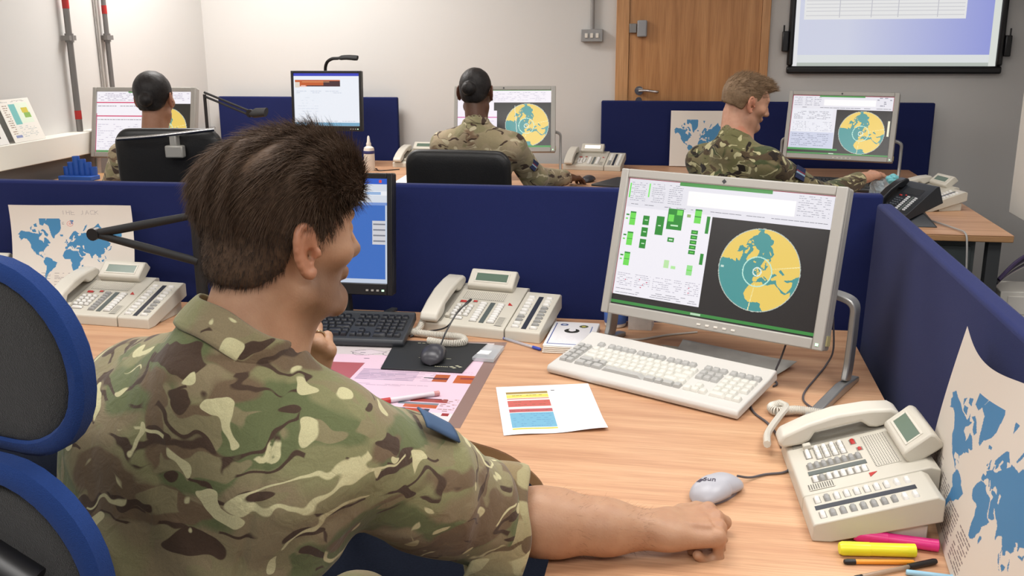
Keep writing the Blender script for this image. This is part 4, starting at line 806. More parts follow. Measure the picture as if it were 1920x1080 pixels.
blob('plastic_bag', (.945, 4.83, .80), (.075, .075, .065), mat('clear_film', sr(205, 222, 230), .12, alpha=.38), 'crumpled clear plastic bag under the short-haired man\'s hand', 'bag', .5, 3)
blob('blue_wrapper', (.955, 4.78, .875), (.026, .022, .022), mat('cyan_wrap', sr(120, 200, 210), .4), 'pale turquoise wrapper on top of the clear plastic bag', 'wrapper', .4, 2, 4)
cv = Cv(60, 80, (232, 230, 232)); cv.dashes(6, 8, 54, 70, (200, 196, 206), 5, .6)
flat('printed_sheet', cv, ((.50, 5.12), (.86, 5.02), (.84, 4.86), (.62, 4.90)), paper, 'white papers under the short-haired man\'s forearm', 'paper', .7407)
cv = Cv(30, 40, (236, 234, 232)); cv.dashes(4, 6, 26, 34, (210, 206, 210), 5, .5)
flat('printed_sheet', cv, ((-1.62, 5.55), (-1.50, 5.55), (-1.46, 5.12), (-1.60, 5.12)), paper, 'white paper at the left of the middle woman\'s black chair', 'paper', .7407)
tag(obj('clipboard', MB().prism([(-.50, 5.26), (-.18, 5.16), (-.10, 5.50), (-.38, 5.55)], .7405, .752), mat('board_dark', sr(52, 56, 58), .4), bev=.002), 'dark clipboard on the far desk right of the middle woman\'s hand', 'clipboard')
cable('far_cable', [(-2.02, 5.62, .745), (-1.94, 5.60, .745), (-1.88, 5.75, .745), (-1.82, 5.66, .745), (-1.72, 5.74, .745)], .003, black, 'thin black cable curled on the far desk beside the spray bottle')
cable('hanging_cable', [(-1.43, 2.695, 1.02), (-1.46, 2.69, 1.035), (-1.455, 2.685, 1.05), (-1.41, 2.68, 1.045), (-1.385, 2.68, 1.09), (-1.375, 2.68, 1.112)], .002, mat('cable_grey', sr(170, 168, 165)), 'thin grey cable hooked on the left divider above the folding lamp')
# ---------------------------------------------------------------- chairs
mesh_f = mat('chair_mesh', sr(38, 37, 36), .85, bump=.8, bscale=900, sheen=.2)
cblue = fabricmat('chair_blue', sr(35, 60, 116))
leather = mat('chair_leather', sr(26, 26, 27), .42, bump=.25, bscale=150)
def rrect(w, h, r, n=6):
    out = []
    for cx, cy, a0 in ((w/2-r, h/2-r, 0), (-w/2+r, h/2-r, PI/2), (-w/2+r, -h/2+r, PI), (w/2-r, -h/2+r, 1.5*PI)):
        for k in range(n+1): a = a0+PI/2*k/n; out.append((cx+r*math.cos(a), cy+r*math.sin(a)))
    return out
def chair_base(t, m, seatz=.47):
    obj('column', MB().cyl(0, 0, .09, seatz-.06, .026, 20), black, t, smooth=True)
    for k in range(5):
        a = 2*PI*k/5+.3; c, s = math.cos(a), math.sin(a)
        obj('leg', MB().tube([(c*.02, s*.02, .10), (c*.16, s*.16, .092), (c*.29, s*.29, .07)], [.024, .02, .015], 8), black, t, smooth=True)
        obj('castor', MB().tube([(c*.29-s*.02, s*.29+c*.02, .028), (c*.29+s*.02, s*.29-c*.02, .028)], .027, 16), black, t, smooth=True)
def padded(name, w, h, r, th, m, parent, M, bulge=.02, bev=.012):
    mb = MB(); mb.M = M; P = rrect(w, h, r); n = len(P); V = []; F = []
    rings = ((.0, 0), (.0, 1), )
    prof = [(0, .80, th*.5+bulge*.2), (0, .96, th*.42), (0, 1.0, 0), (0, .96, -th*.42), (0, .80, -th*.5-bulge*.2)]
    V = [(0, th*.5+bulge, 0)]
    for _, s, y in prof: V += [(p[0]*s, y, p[1]*s) for p in P]
    V.append((0, -th*.5-bulge, 0)); F = [(0, 1+(k+1) % n, 1+k) for k in range(n)]
    for i in range(len(prof)-1):
        for k in range(n): a = 1+i*n+k; b = 1+i*n+(k+1) % n; F.append((a, b, b+n, a+n))
    l = 1+(len(prof)-1)*n; F += [(l+k, l+(k+1) % n, len(V)-1) for k in range(n)]
    mb.add(V, F); return obj(name, mb, m, parent, sub=1)
def frame_ring(name, w, h, r, fw_, th, m, parent, M):
    P = rrect(w, h, r, 8); mb = MB(); mb.M = M; n = len(P); V = []; F = []
    for p in P:
        q = Vector((p[0], p[1])); c = Vector((q.x*(1-2*fw_/w), q.y*(1-2*fw_/h)))
        for a, y in ((q, -th*.3), (q, th*.3), (q.lerp(c, .3), th*.5), (q.lerp(c, .8), th*.5), (c, th*.25), (c, -th*.25), (q.lerp(c, .8), -th*.5), (q.lerp(c, .3), -th*.5)): V.append((a.x, y, a.y))
    for i in range(n):
        for k in range(8): F.append((i*8+k, i*8+(k+1) % 8, ((i+1) % n)*8+(k+1) % 8, ((i+1) % n)*8+k))
    mb.add(V, F); return obj(name, mb, m, parent, smooth=True)
# blue and black mesh chair of the foreground man: +y is the way it faces
ch = thing('office_chair', 'blue framed black mesh office chair with a headrest, cut by the left edge', 'chair', (-.676, 1.03, 0), math.radians(-14))
chair_base(ch, black); padded('seat', .50, .48, .1, .07, cblue, ch, T(0, .02, .475, PI/2), .012)
obj('seat_plate', MB().box(-.12, .12, -.14, .16, .40, .44), black, ch, bev=.01)
B_M = T(0, -.235, .855, math.radians(6))
frame_ring('back_frame', .475, .62, .10, .024, .026, cblue, ch, B_M); padded('back_mesh', .445, .59, .09, .02, mesh_f, ch, B_M, .0)
obj('spine', MB().tube([(0, -.05, .42), (0, -.23, .46), (0, -.285, .62), (0, -.275, .95), (0, -.27, 1.13)], [.028, .03, .028, .024, .02], 10), black, ch, smooth=True)
obj('lumbar_bar', MB().tube(catmull([(-.21, -.275, .86), (-.11, -.315, .90), (0, -.325, .91), (.11, -.315, .90), (.21, -.275, .86)], 5), .026, 10, flat=.6), black, ch, smooth=True)
H_M = T(-.0, -.24, 1.252, math.radians(4))
frame_ring('headrest_frame', .45, .195, .095, .017, .024, cblue, ch, H_M); padded('headrest_mesh', .43, .175, .085, .025, mesh_f, ch, H_M, .0)
obj('headrest_knob', MB().tube([(.02, -.262, 1.215), (.075, -.30, 1.222)], .015, 12), black, ch, smooth=True)
obj('back_handle', MB().tube(catmull([(-.02, -.30, 1.115), (.10, -.315, 1.105), (.19, -.30, 1.06)], 5), .02, 10, flat=.55), black, ch, smooth=True)
obj('adjust_lever', MB().tube([(.0, -.33, 1.02), (.085, -.335, 1.025)], .009, 10), silver, ch, smooth=True)
for s in (-1, 1):
    obj('armrest', MB().box(s*.27-.035, s*.27+.035, -.09, .15, .665, .695), black, ch, bev=.014, seg=3); obj('armrest_post', MB().tube([(s*.2, .02, .44), (s*.265, .03, .46), (s*.27, .03, .67)], .018, 10), black, ch, smooth=True)
# black chair of the middle woman
def black_chair(name, label, loc, rz, w, h, zc, group='far chairs'):
    c = thing(name, label, 'chair', loc, rz, group); chair_base(c, black); padded('seat', .48, .46, .1, .08, leather, c, T(0, .02, .475, PI/2), .012)
    padded('backrest', w, h, .07, .06, leather, c, T(0, -.235, zc, math.radians(5)), .008)
    obj('spine', MB().tube([(0, -.05, .42), (0, -.25, .46), (0, -.29, .6), (0, -.275, zc)], .024, 8), black, c, smooth=True)
    return c
black_chair('office_chair', 'plain black leather office chair of the middle woman', (-.975, 4.44, 0), math.radians(-3), .49, .46, .825, None)
cl = black_chair('office_chair', 'black office chair with a chrome hanger rail behind the leftmost woman', (-2.125, 3.98, 0), math.radians(6), .46, .55, .905, None)
obj('hanger_rail', MB().tube(catmull([(-.19, -.31, 1.135), (-.05, -.315, 1.145), (.05, -.315, 1.155), (.22, -.31, 1.175)], 5), .008, 10), chrome, cl, smooth=True)
obj('rail_bracket', MB().box(.03, .06, -.32, -.27, 1.08, 1.16).box(.01, .085, -.325, -.29, 1.06, 1.11), silver, cl, bev=.006)
black_chair('office_chair', 'black office chair mostly hidden behind the short-haired man', (.20, 4.02, 0), math.radians(-25), .44, .36, .66, None)
# ---------------------------------------------------------------- people: smooth distance fields turned into one skin each
class Field:
    def __init__(s, lo, hi, h):
        s.lo = np.array(lo, float); s.h = h; s.n = np.ceil((np.array(hi)-s.lo)/h).astype(int)+1
        s.F = np.full(s.n, 9., np.float32); s.ax = [(s.lo[i]+h*np.arange(s.n[i])).astype(np.float32) for i in range(3)]
    def sub(s, c, r):
        a = np.maximum(0, np.floor((np.array(c)-r-s.lo)/s.h).astype(int)); b = np.minimum(s.n, np.ceil((np.array(c)+r-s.lo)/s.h).astype(int)+1)
        if np.any(b <= a): return None, None
        sl = tuple(slice(x, y) for x, y in zip(a, b)); return sl, (s.ax[0][sl[0]][:, None, None], s.ax[1][sl[1]][None, :, None], s.ax[2][sl[2]][None, None, :])
    def put(s, fn, c, r, k=.01, op='u'):
        sl, P = s.sub(c, np.array(r)+k+3*s.h)
        if sl is None: return s
        d = fn(*P).astype(np.float32); A = s.F[sl]
        if op == 'u': q = np.maximum(k-np.abs(A-d), 0)/max(k, 1e-9); s.F[sl] = np.minimum(A, d)-q*q*k*.25
        elif op == 's': d = -d; q = np.maximum(k-np.abs(A-d), 0)/max(k, 1e-9); s.F[sl] = np.maximum(A, d)+q*q*k*.25
        elif op == 'add': s.F[sl] = A+d
        return s
    def cone(s, a, b, ra, rb, k=.01, op='u'):
        a, b = np.array(a, float), np.array(b, float); d = b-a; L2 = max(d@d, 1e-12)
        def fn(X, Y, Z):
            x, y, z = X-a[0], Y-a[1], Z-a[2]; t = np.clip((x*d[0]+y*d[1]+z*d[2])/L2, 0, 1)
            return np.sqrt((x-t*d[0])**2+(y-t*d[1])**2+(z-t*d[2])**2)-(ra+(rb-ra)*t)
        return s.put(fn, (a+b)/2, np.abs(d)/2+max(ra, rb), k, op)
    def path(s, pts, rs, k=.01, op='u'):
        for i in range(len(pts)-1): s.cone(pts[i], pts[i+1], rs[i], rs[i+1], k, op)
        return s
    def ell(s, c, r, R=None, k=.01, op='u'):
        c = np.array(c, float); R = np.eye(3) if R is None else np.array(R, float); r = np.array(r, float)
        def fn(X, Y, Z):
            x, y, z = X-c[0], Y-c[1], Z-c[2]
            u = (x*R[0, 0]+y*R[1, 0]+z*R[2, 0])/r[0]; v = (x*R[0, 1]+y*R[1, 1]+z*R[2, 1])/r[1]; w_ = (x*R[0, 2]+y*R[1, 2]+z*R[2, 2])/r[2]
            k0 = np.sqrt(u*u+v*v+w_*w_); k1 = np.sqrt((u/r[0])**2+(v/r[1])**2+(w_/r[2])**2)
            return k0*(k0-1)/np.maximum(k1, 1e-6)
        return s.put(fn, c, np.full(3, r.max()), k, op)
    def mesh(s, smooth=1):
        F = s.F; S = F < 0; n = s.n
        cs = np.zeros(tuple(n-1), np.uint8)
        for i in (0, 1):
            for j in (0, 1):
                for k in (0, 1): cs += S[i:n[0]-1+i, j:n[1]-1+j, k:n[2]-1+k]
        act = (cs > 0) & (cs < 8); idx = np.full(act.shape, -1, np.int32); I = np.argwhere(act); idx[act] = np.arange(len(I))
        P = np.zeros((len(I), 3)); C = np.zeros(len(I)); cor = [(i, j, k) for i in (0, 1) for j in (0, 1) for k in (0, 1)]
        G = [F[I[:, 0]+c[0], I[:, 1]+c[1], I[:, 2]+c[2]] for c in cor]
        for a in range(8):
            for b in range(a+1, 8):
                da = np.array(cor[b])-np.array(cor[a])
                if np.abs(da).sum() != 1: continue
                m = (G[a] < 0) != (G[b] < 0); t = np.where(m, G[a]/np.where(m, G[a]-G[b], 1), 0)
                P += np.where(m[:, None], np.array(cor[a])+t[:, None]*da, 0); C += m
        V = s.lo+(I+P/C[:, None])*s.h; quads = []
        for ax in range(3):
            o = [(1, 2), (2, 0), (0, 1)][ax]; sl0 = [slice(1, -1)]*3; sl0[ax] = slice(0, -1); sl1 = list(sl0); sl1[ax] = slice(1, None)
            A = S[tuple(sl0)]; B = S[tuple(sl1)]; e = np.argwhere(A != B); fl = A[A != B]
            base = e.copy(); 
            for q in range(3):
                if q != ax: base[:, q] += 1
            def c(d1, d2):
                x = base.copy(); x[:, o[0]] -= d1; x[:, o[1]] -= d2; return idx[x[:, 0], x[:, 1], x[:, 2]]
            Q = np.stack([c(1, 1), c(0, 1), c(0, 0), c(1, 0)], 1); Q[~fl] = Q[~fl][:, ::-1]; quads.append(Q)
        Q = np.concatenate(quads); Q = Q[(Q >= 0).all(1)]
        for _ in range(smooth):
            acc = np.zeros_like(V); cn = np.zeros(len(V))
            for i in range(4):
                for j in ((i+1) % 4, (i+3) % 4): np.add.at(acc, Q[:, i], V[Q[:, j]]); np.add.at(cn, Q[:, i], 1)
            V = V*.5+.5*acc/np.maximum(cn, 1)[:, None]
        return V, Q
def npmesh(name, V, Q, m, parent, org, attr=None, label=None):
    me = bpy.data.meshes.new(name); V = V-np.array(org); me.vertices.add(len(V)); me.vertices.foreach_set('co', V.astype(np.float32).ravel())
    k = Q.shape[1]; me.loops.add(len(Q)*k); me.loops.foreach_set('vertex_index', Q.astype(np.int32).ravel()); me.polygons.add(len(Q))
    me.polygons.foreach_set('loop_start', np.arange(0, len(Q)*k, k, dtype=np.int32)); me.polygons.foreach_set('use_smooth', np.ones(len(Q), bool)); me.update(); me.validate()
    me.materials.append(m)
    if attr is not None:
        ca = me.color_attributes.new('Col', 'FLOAT_COLOR', 'POINT'); d = np.ones((len(V), 4), np.float32); d[:, :3] = attr; ca.data.foreach_set('color', d.ravel())
    o = bpy.data.objects.new(name, me); col.objects.link(o)
    if parent is not None: o.parent = parent
    if label: o['label'] = label
    return o
def skinmat(name, rough=.5, sss=.12):
    m = bpy.data.materials.new(name); m.use_nodes = True; nt = m.node_tree; b = nt.nodes['Principled BSDF']; N = nt.nodes.new; L = nt.links.new
    a = N('ShaderNodeAttribute'); a.attribute_name = 'Col'; tc = N('ShaderNodeTexCoord'); n = N('ShaderNodeTexNoise'); n.inputs['Scale'].default_value = 45; n.inputs['Detail'].default_value = 5; L(tc.outputs['Object'], n.inputs['Vector'])
    mx = N('ShaderNodeMix'); mx.data_type = 'RGBA'; mx.blend_type = 'MULTIPLY'; mx.inputs['Factor'].default_value = .28; L(a.outputs['Color'], mx.inputs[6]); 
    cr = N('ShaderNodeValToRGB'); cr.color_ramp.elements[0].position = .35; cr.color_ramp.elements[0].color = (.75, .60, .55, 1); cr.color_ramp.elements[1].position = .62; cr.color_ramp.elements[1].color = (1, 1, 1, 1); L(n.outputs['Fac'], cr.inputs[0]); L(cr.outputs[0], mx.inputs[7]); L(mx.outputs[2], b.inputs['Base Color'])
    b.inputs['Roughness'].default_value = rough; b.inputs['Subsurface Weight'].default_value = sss; b.inputs['Subsurface Radius'].default_value = (.010, .004, .002); b.inputs['Subsurface Scale'].default_value = 1
    n2 = N('ShaderNodeTexNoise'); n2.inputs['Scale'].default_value = 320; L(tc.outputs['Object'], n2.inputs['Vector']); bp_ = N('ShaderNodeBump'); bp_.inputs['Strength'].default_value = .25; bp_.inputs['Distance'].default_value = .0012; L(n2.outputs['Fac'], bp_.inputs['Height']); L(bp_.outputs[0], b.inputs['Normal'])
    return m
skin_light = skinmat('skin_light'); skin_dark = skinmat('skin_dark', .42)
def camo(name, tan, khaki, green, brown, dark, cream, off=0, scale=1.0, cream_t=.66, dark_w=1.0):
    m = bpy.data.materials.new(name); m.use_nodes = True; nt = m.node_tree; b = nt.nodes['Principled BSDF']; N = nt.nodes.new; L = nt.links.new
    tc = N('ShaderNodeTexCoord'); mpb = N('ShaderNodeMapping'); L(tc.outputs['Object'], mpb.inputs[0]); mpb.inputs['Location'].default_value = (off, off*.7, off*.3)
    wn = N('ShaderNodeTexNoise'); wn.inputs['Scale'].default_value = 9*scale; wn.inputs['Detail'].default_value = 2; L(mpb.outputs[0], wn.inputs['Vector'])
    wv = N('ShaderNodeVectorMath'); wv.operation = 'MULTIPLY_ADD'; L(wn.outputs['Color'], wv.inputs[0]); wv.inputs[1].default_value = (.09, .09, .09); L(mpb.outputs[0], wv.inputs[2])
    def noise(sc_, st_, loc, det=0.0, rot=(0, 0, 0)):
        mp = N('ShaderNodeMapping'); L(wv.outputs[0], mp.inputs[0]); mp.inputs['Location'].default_value = loc; mp.inputs['Scale'].default_value = st_; mp.inputs['Rotation'].default_value = rot
        n = N('ShaderNodeTexNoise'); n.inputs['Scale'].default_value = sc_*scale; n.inputs['Detail'].default_value = det; n.inputs['Roughness'].default_value = .5; L(mp.outputs[0], n.inputs['Vector']); return n.outputs['Fac']
    def ramp(f, lo, hi):
        r = N('ShaderNodeMapRange'); r.inputs['From Min'].default_value = lo; r.inputs['From Max'].default_value = hi; L(f, r.inputs['Value']); return r.outputs[0]
    def mixc(f, a, c):
        x = N('ShaderNodeMix'); x.data_type = 'RGBA'; L(f, x.inputs['Factor'])
        if isinstance(a, tuple): x.inputs[6].default_value = a
        else: L(a, x.inputs[6])
        x.inputs[7].default_value = c; return x.outputs[2]
    def mul(a, c):
        x = N('ShaderNodeMath'); x.operation = 'MULTIPLY'; L(a, x.inputs[0]); L(c, x.inputs[1]); return x.outputs[0]
    def band(f, w_):
        x = N('ShaderNodeMath'); x.operation = 'SUBTRACT'; L(f, x.inputs[0]); x.inputs[1].default_value = .5; y = N('ShaderNodeMath'); y.operation = 'ABSOLUTE'; L(x.outputs[0], y.inputs[0]); return ramp(y.outputs[0], w_+.004, w_-.004)
    c = mixc(ramp(noise(6, (.8, .8, 1.4), (0, 0, 0), 1), .44, .56), tan, khaki)
    c = mixc(ramp(noise(7.5, (.7, .7, 1.5), (3, 1, 2), 1), .53, .59), c, green)
    c = mixc(ramp(noise(7, (.6, .6, 1.6), (7, 5, 1), 1, (0, .3, 0)), .57, .60), c, brown)
    c = mixc(mul(ramp(noise(8, (1, 1, 1.2), (2, 9, 4)), .56, .58), ramp(noise(16, (.7, .7, 1.6), (1, 6, 4)), .5, .52)), c, tuple(x*.6+y*.4 for x, y in zip(tan, khaki)))
    dk = mul(band(noise(9, (.55, .55, 1.9), (11, 3, 7), .5, (0, .5, .3)), .017*dark_w), ramp(noise(11, (1, 1, 1), (5, 5, 9)), .515, .535))
    c = mixc(dk, c, dark); c = mixc(ramp(noise(19, (.6, .6, 1.4), (4, 14, 2), 0, (.2, .4, 0)), .685, .70), c, dark)
    cr_ = mul(band(noise(8, (.55, .55, 1.7), (21, 13, 3), .5, (0, -.3, .4)), .016), ramp(noise(8, (1, 1, 1), (15, 2, 9)), .575, .59))
    c = mixc(cr_, c, cream); c = mixc(ramp(noise(22, (.8, .8, 1.2), (9, 4, 12)), cream_t+.035, cream_t+.05), c, cream)
    fn_ = N('ShaderNodeTexNoise'); fn_.inputs['Scale'].default_value = 700; L(tc.outputs['Object'], fn_.inputs['Vector']); fx = N('ShaderNodeMix'); fx.data_type = 'RGBA'; fx.blend_type = 'MULTIPLY'; fx.inputs['Factor'].default_value = .35; L(c, fx.inputs[6]); L(fn_.outputs['Fac'], fx.inputs[7])
    sc2 = N('ShaderNodeMix'); sc2.data_type = 'RGBA'; sc2.blend_type = 'MULTIPLY'; sc2.inputs['Factor'].default_value = 0; L(fx.outputs[2], sc2.inputs[6]); L(sc2.outputs[2], b.inputs['Base Color'])
    b.inputs['Roughness'].default_value = .88; b.inputs['Specular IOR Level'].default_value = .2; b.inputs['Sheen Weight'].default_value = .15
    n2 = N('ShaderNodeTexNoise'); n2.inputs['Scale'].default_value = 38; n2.inputs['Detail'].default_value = 4; n2.inputs['Distortion'].default_value = .8; L(tc.outputs['Object'], n2.inputs['Vector']); bp_ = N('ShaderNodeBump'); bp_.inputs['Strength'].default_value = .5; bp_.inputs['Distance'].default_value = .006; L(n2.outputs['Fac'], bp_.inputs['Height']); L(bp_.outputs[0], b.inputs['Normal'])
    return m
camo_main = camo('camouflage', sr(150, 136, 106), sr(146, 144, 104), sr(112, 120, 82), sr(124, 105, 82), sr(84, 67, 55), sr(218, 212, 166), 0, 1.3)
camo_mid = camo('camouflage_sandy', sr(190, 172, 142), sr(178, 164, 130), sr(160, 152, 116), sr(150, 124, 100), sr(86, 68, 58), sr(224, 212, 178), 3.1, 1.25, .66, .9)
camo_right = camo('camouflage_green', sr(142, 130, 96), sr(128, 124, 84), sr(86, 94, 62), sr(92, 76, 56), sr(46, 38, 32), sr(214, 206, 160), 5.3, 1.45, .64)
def v3(*a): return np.array(a, float)
def nrm(v): v = np.array(v, float); return v/np.linalg.norm(v)
def hand(F, W, f, u, side, curls, spread=.0, thumb=None, sc_=1.0, k=.0035, cols=None):
    """W wrist, f toward knuckles, u back of hand, side = unit vector toward the thumb"""
    f = nrm(f); u = nrm(u-np.dot(u, f)*f); s = np.cross(f, u); s = s if np.dot(s, side) > 0 else -s
    offs = (.029, .010, -.010, -.028); ln = ((.043, .026, .021), (.047, .030, .022), (.043, .028, .021), (.034, .021, .019)); fl = (.086, .090, .085, .076)
    F.cone(W+s*.011*sc_, W+s*.013*sc_+f*.02, .020*sc_, .020*sc_, .012); F.cone(W-s*.011*sc_, W-s*.013*sc_+f*.02, .020*sc_, .019*sc_, .012)
    for i in range(4):
        Kn = W+f*fl[i]*sc_+s*offs[i]*sc_
        F.cone(W+s*offs[i]*.6*sc_+f*.015, Kn-u*.003, .017*sc_, .0115*sc_, .012)
    for i in range(4):
        Kn = W+f*fl[i]*sc_+s*offs[i]*sc_; F.ell(Kn+u*.004*sc_, (.0095*sc_,)*3, k=.007)
        a = 0; p = Kn; sp = spread*(1.5-i); r = (.0102, .0098, .0094, .0084)[i]
        for j in range(3):
            a += curls[i][j]; d = f*math.cos(a)-u*math.sin(a)+s*sp; d = nrm(d); q = p+d*ln[i][j]*sc_
            F.cone(p, q, r*sc_*(1, .93, .88)[j], r*sc_*(.93, .88, .78)[j], k if j else .006); F.ell(q, (r*sc_*(.98, .92, .80)[j],)*3, k=.002); p = q
    th = thumb or ((.9, .5, -.35), (.9, .3, -.25), (.95, 0, -.1))
    p = W+f*.022*sc_+s*.022*sc_-u*.004; rr = (.0165, .0115, .0105, .0085); ls = (.044, .032, .026)
    for j in range(3):
        t = th[j]; d = nrm(f*t[0]+s*t[1]+u*t[2]); q = p+d*ls[j]*sc_; F.cone(p, q, rr[j]*sc_, rr[j+1]*sc_, .010 if j == 0 else .004); p = q
def headsdf(F, H, R, k=.012, female=False, neck=None, eyes=True):
    c = lambda x, y, z: H+R@v3(x, y, z)
    E = lambda x, y, z, r, k=k, op='u', RR=None: F.ell(c(x, y, z), r, R if RR is None else R@RR, k, op)
    E(0, -.013, .032, (.073, .087, .083)); E(0, .030, -.018, (.058, .062, .078), .03); E(0, .045, .035, (.056, .05, .05), .02)
    j = .9 if female else 1
    for s in (-1, 1):
        F.cone(c(s*.052*j, .010, -.062), c(s*.016, .076, -.094), .020*j, .017, .025); E(s*.045, .058, -.012, (.022, .024, .020), .02)
        E(s*.030, .096, .016, (.016, .012, .012), .010, 's'); E(s*.030, .079, .014, (.0125,)*3, .001)
        F.cone(c(s*.012, .090, .032), c(s*.042, .079, .036), .008, .007, .010)
        F.cone(c(s*.018, .0885, .020), c(s*.042, .082, .018), .0035, .003, .004); F.cone(c(s*.018, .087, .008), c(s*.042, .080, .009), .003, .003, .004)
        E(s*.010, .100, -.026, (.009, .011, .008), .008)
        # ear: helix rim, lobe, inner bowl, tragus
        def ea(a, q=1.0, dx=0):
            y = .0175*math.cos(a)*q; z = .0315*math.sin(a)*q
            return c(s*(.0755+.013*(1-y/.0175)/2+dx), y-.010-z*.18, z+.001)
        E(s*.077, -.008, .0, (.008, .0155, .029), .006); E(s*.090, -.006, -.001, (.010, .0115, .021), .003, 's')
        F.path([ea(math.radians(q)) for q in range(15, 300, 20)], [.0036]+[.0044]*9+[.0042, .0045, .0055, .0062, .0055], .004)
        F.path([ea(math.radians(q), .60, -.001) for q in range(60, 270, 25)], [.003]*9, .005)
        E(s*.083, -.002, -.006, (.010, .0065, .010), .002, 's'); E(s*.080, .0085, -.004, (.005, .004, .007), .004)
    F.cone(c(0, .092, .022), c(0, .113, -.020), .008, .0105, .012); E(0, .112, -.022, (.012, .011, .009), .008)
    E(0, .087, -.050, (.026, .014, .010), .010); F.cone(c(-.018, .092, -.0465), c(.018, .092, -.0465), .0035, .0035, .006); F.cone(c(-.015, .091, -.056), c(.015, .091, -.056), .0042, .0042, .006)
    F.cone(c(-.022, .0985, -.0515), c(.022, .0985, -.0515), .0018, .0022, .003, 's')
    E(0, .086, -.085, (.020, .016, .016), .015)
    if neck is not None:
        F.cone(c(0, -.028, -.055), neck, .056 if not female else .047, .064 if not female else .052, .025); F.cone(c(.02, .02, -.075), neck+R@v3(.015, .05, 0), .030, .034, .03); F.cone(c(-.02, .02, -.075), neck+R@v3(-.015, .05, 0), .030, .034, .03)
def Rm(az, pt=0, rl=0): return np.array((Euler((0, 0, -math.radians(az))).to_matrix() @ Euler((-math.radians(pt), 0, 0)).to_matrix() @ Euler((0, math.radians(rl), 0)).to_matrix()))
def folds(F, A, fr, seed=0, axis=None):
    rg = np.random.RandomState(seed); lo = F.lo; hi = F.lo+F.h*F.n
    def fn(X, Y, Z):
        out = 0
        for i in range(5):
            d = nrm(rg.randn(3)*(1, 1, .6)); p = rg.rand(4)*6; ff = fr*(.6+.35*i)
            w_ = np.sin(X*11+p[1]+Z*7)*1.5+np.sin(Y*13+p[2]-Z*9)*1.3
            t = X*(d[0]*ff)+Y*(d[1]*ff)+Z*(d[2]*ff)+p[0]+w_; out = out+np.abs(np.sin(t))*(.9/(1+i*.5))
        return -(A*(out-1.5))
    c = (lo+hi)/2; return F.put(fn, c, (hi-lo)/2, 1e-6, 'add')
def colour_skin(V, H, R, base, hairc, stub=0, brow=True, hands=()):
    L = (V-H) @ R; x, y, z = L[:, 0], L[:, 1], L[:, 2]; C = np.tile(np.array(base[:3]), (len(V), 1)); near = np.linalg.norm(L, axis=1) < .16
    def mixm(m, col_, f): C[m] = C[m]*(1-f[m][:, None] if hasattr(f, '__len__') else 1-f)+np.array(col_[:3])*(f[m][:, None] if hasattr(f, '__len__') else f)
    earm = near & (abs(x) > .076); mixm(earm, (base[0]*1.05, base[1]*.62, base[2]*.55), .45)
    if stub:
        f = np.clip((-.010-z-.10*(.06-y))/.025, 0, 1)*np.clip((y+.012)/.03, 0, 1)*np.clip((z+.135)/.03, 0, 1)*stub; f = np.where(near, f, 0); mixm(f > 0, (base[0]*.30, base[1]*.27, base[2]*.25), f)
    lip = near & (abs(x) < .022) & (z > -.063) & (z < -.043) & (y > .092); mixm(lip, (base[0]*.8, base[1]*.45, base[2]*.45), .6)
    if brow:
        b = near & (abs(x) > .012) & (abs(x) < .046) & (abs(z-.036-.05*(.03-abs(abs(x)-.03))) < .005) & (y > .07); mixm(b, hairc, .8)
    return C
def strands(name, roots, dirs, L, w0, m, parent, org, segs=6, grav=.0, curl=.0, seed=0, lift=.3, col_=None):
    """many tapered ribbons-of-three-sides: real hair strands standing on the scalp"""
    rg = np.random.RandomState(seed); N = len(roots); P = np.array(roots); D = dirs/np.linalg.norm(dirs, axis=1)[:, None]
    Ls = L if hasattr(L, '__len__') else np.full(N, L); Ls = Ls*(.6+.7*rg.rand(N)); pts = [P.copy()]; d = D.copy(); ph = rg.rand(N)*6
    side = rg.randn(N, 3); 
    for i in range(segs):
        d = d+side*curl*np.sin(ph+i*.9)[:, None]+np.array([0, 0, -grav]); d /= np.linalg.norm(d, axis=1)[:, None]; pts.append(pts[-1]+d*(Ls/segs)[:, None])
    V = []; Q = []; n = segs+1
    a = np.cross(D, side); a /= np.linalg.norm(a, axis=1)[:, None]+1e-9; b = np.cross(D, a)
    for i, p in enumerate(pts):
        r = w0*(1-(i/segs)**1.6*.9)
        for k in range(3): t = 2*PI*k/3; V.append(p+(a*math.cos(t)+b*math.sin(t))*r)
    V = np.stack(V, 1).reshape(-1, 3); base = (np.arange(N)*n*3)[:, None]
    for i in range(segs):
        for k in range(3): Q.append(base+np.array([i*3+k, i*3+(k+1) % 3, (i+1)*3+(k+1) % 3, (i+1)*3+k])[None])
    Q = np.concatenate(Q); return npmesh(name, V, Q, m, parent, org)
def hairmat(name, c1, c2, rough=.5):
    m = bpy.data.materials.new(name); m.use_nodes = True; nt = m.node_tree; b = nt.nodes['Principled BSDF']; N = nt.nodes.new; L = nt.links.new
    tc = N('ShaderNodeTexCoord'); n = N('ShaderNodeTexNoise'); n.inputs['Scale'].default_value = 130; n.inputs['Detail'].default_value = 2; L(tc.outputs['Object'], n.inputs['Vector'])
    x = N('ShaderNodeMix'); x.data_type = 'RGBA'; x.inputs[6].default_value = c1; x.inputs[7].default_value = c2; L(n.outputs['Fac'], x.inputs['Factor']); L(x.outputs[2], b.inputs['Base Color']); b.inputs['Roughness'].default_value = rough; b.inputs['Specular IOR Level'].default_value = .3
    bp_ = N('ShaderNodeBump'); bp_.inputs['Strength'].default_value = .5; bp_.inputs['Distance'].default_value = .002; L(n.outputs['Fac'], bp_.inputs['Height']); L(bp_.outputs[0], b.inputs['Normal'])
    return m
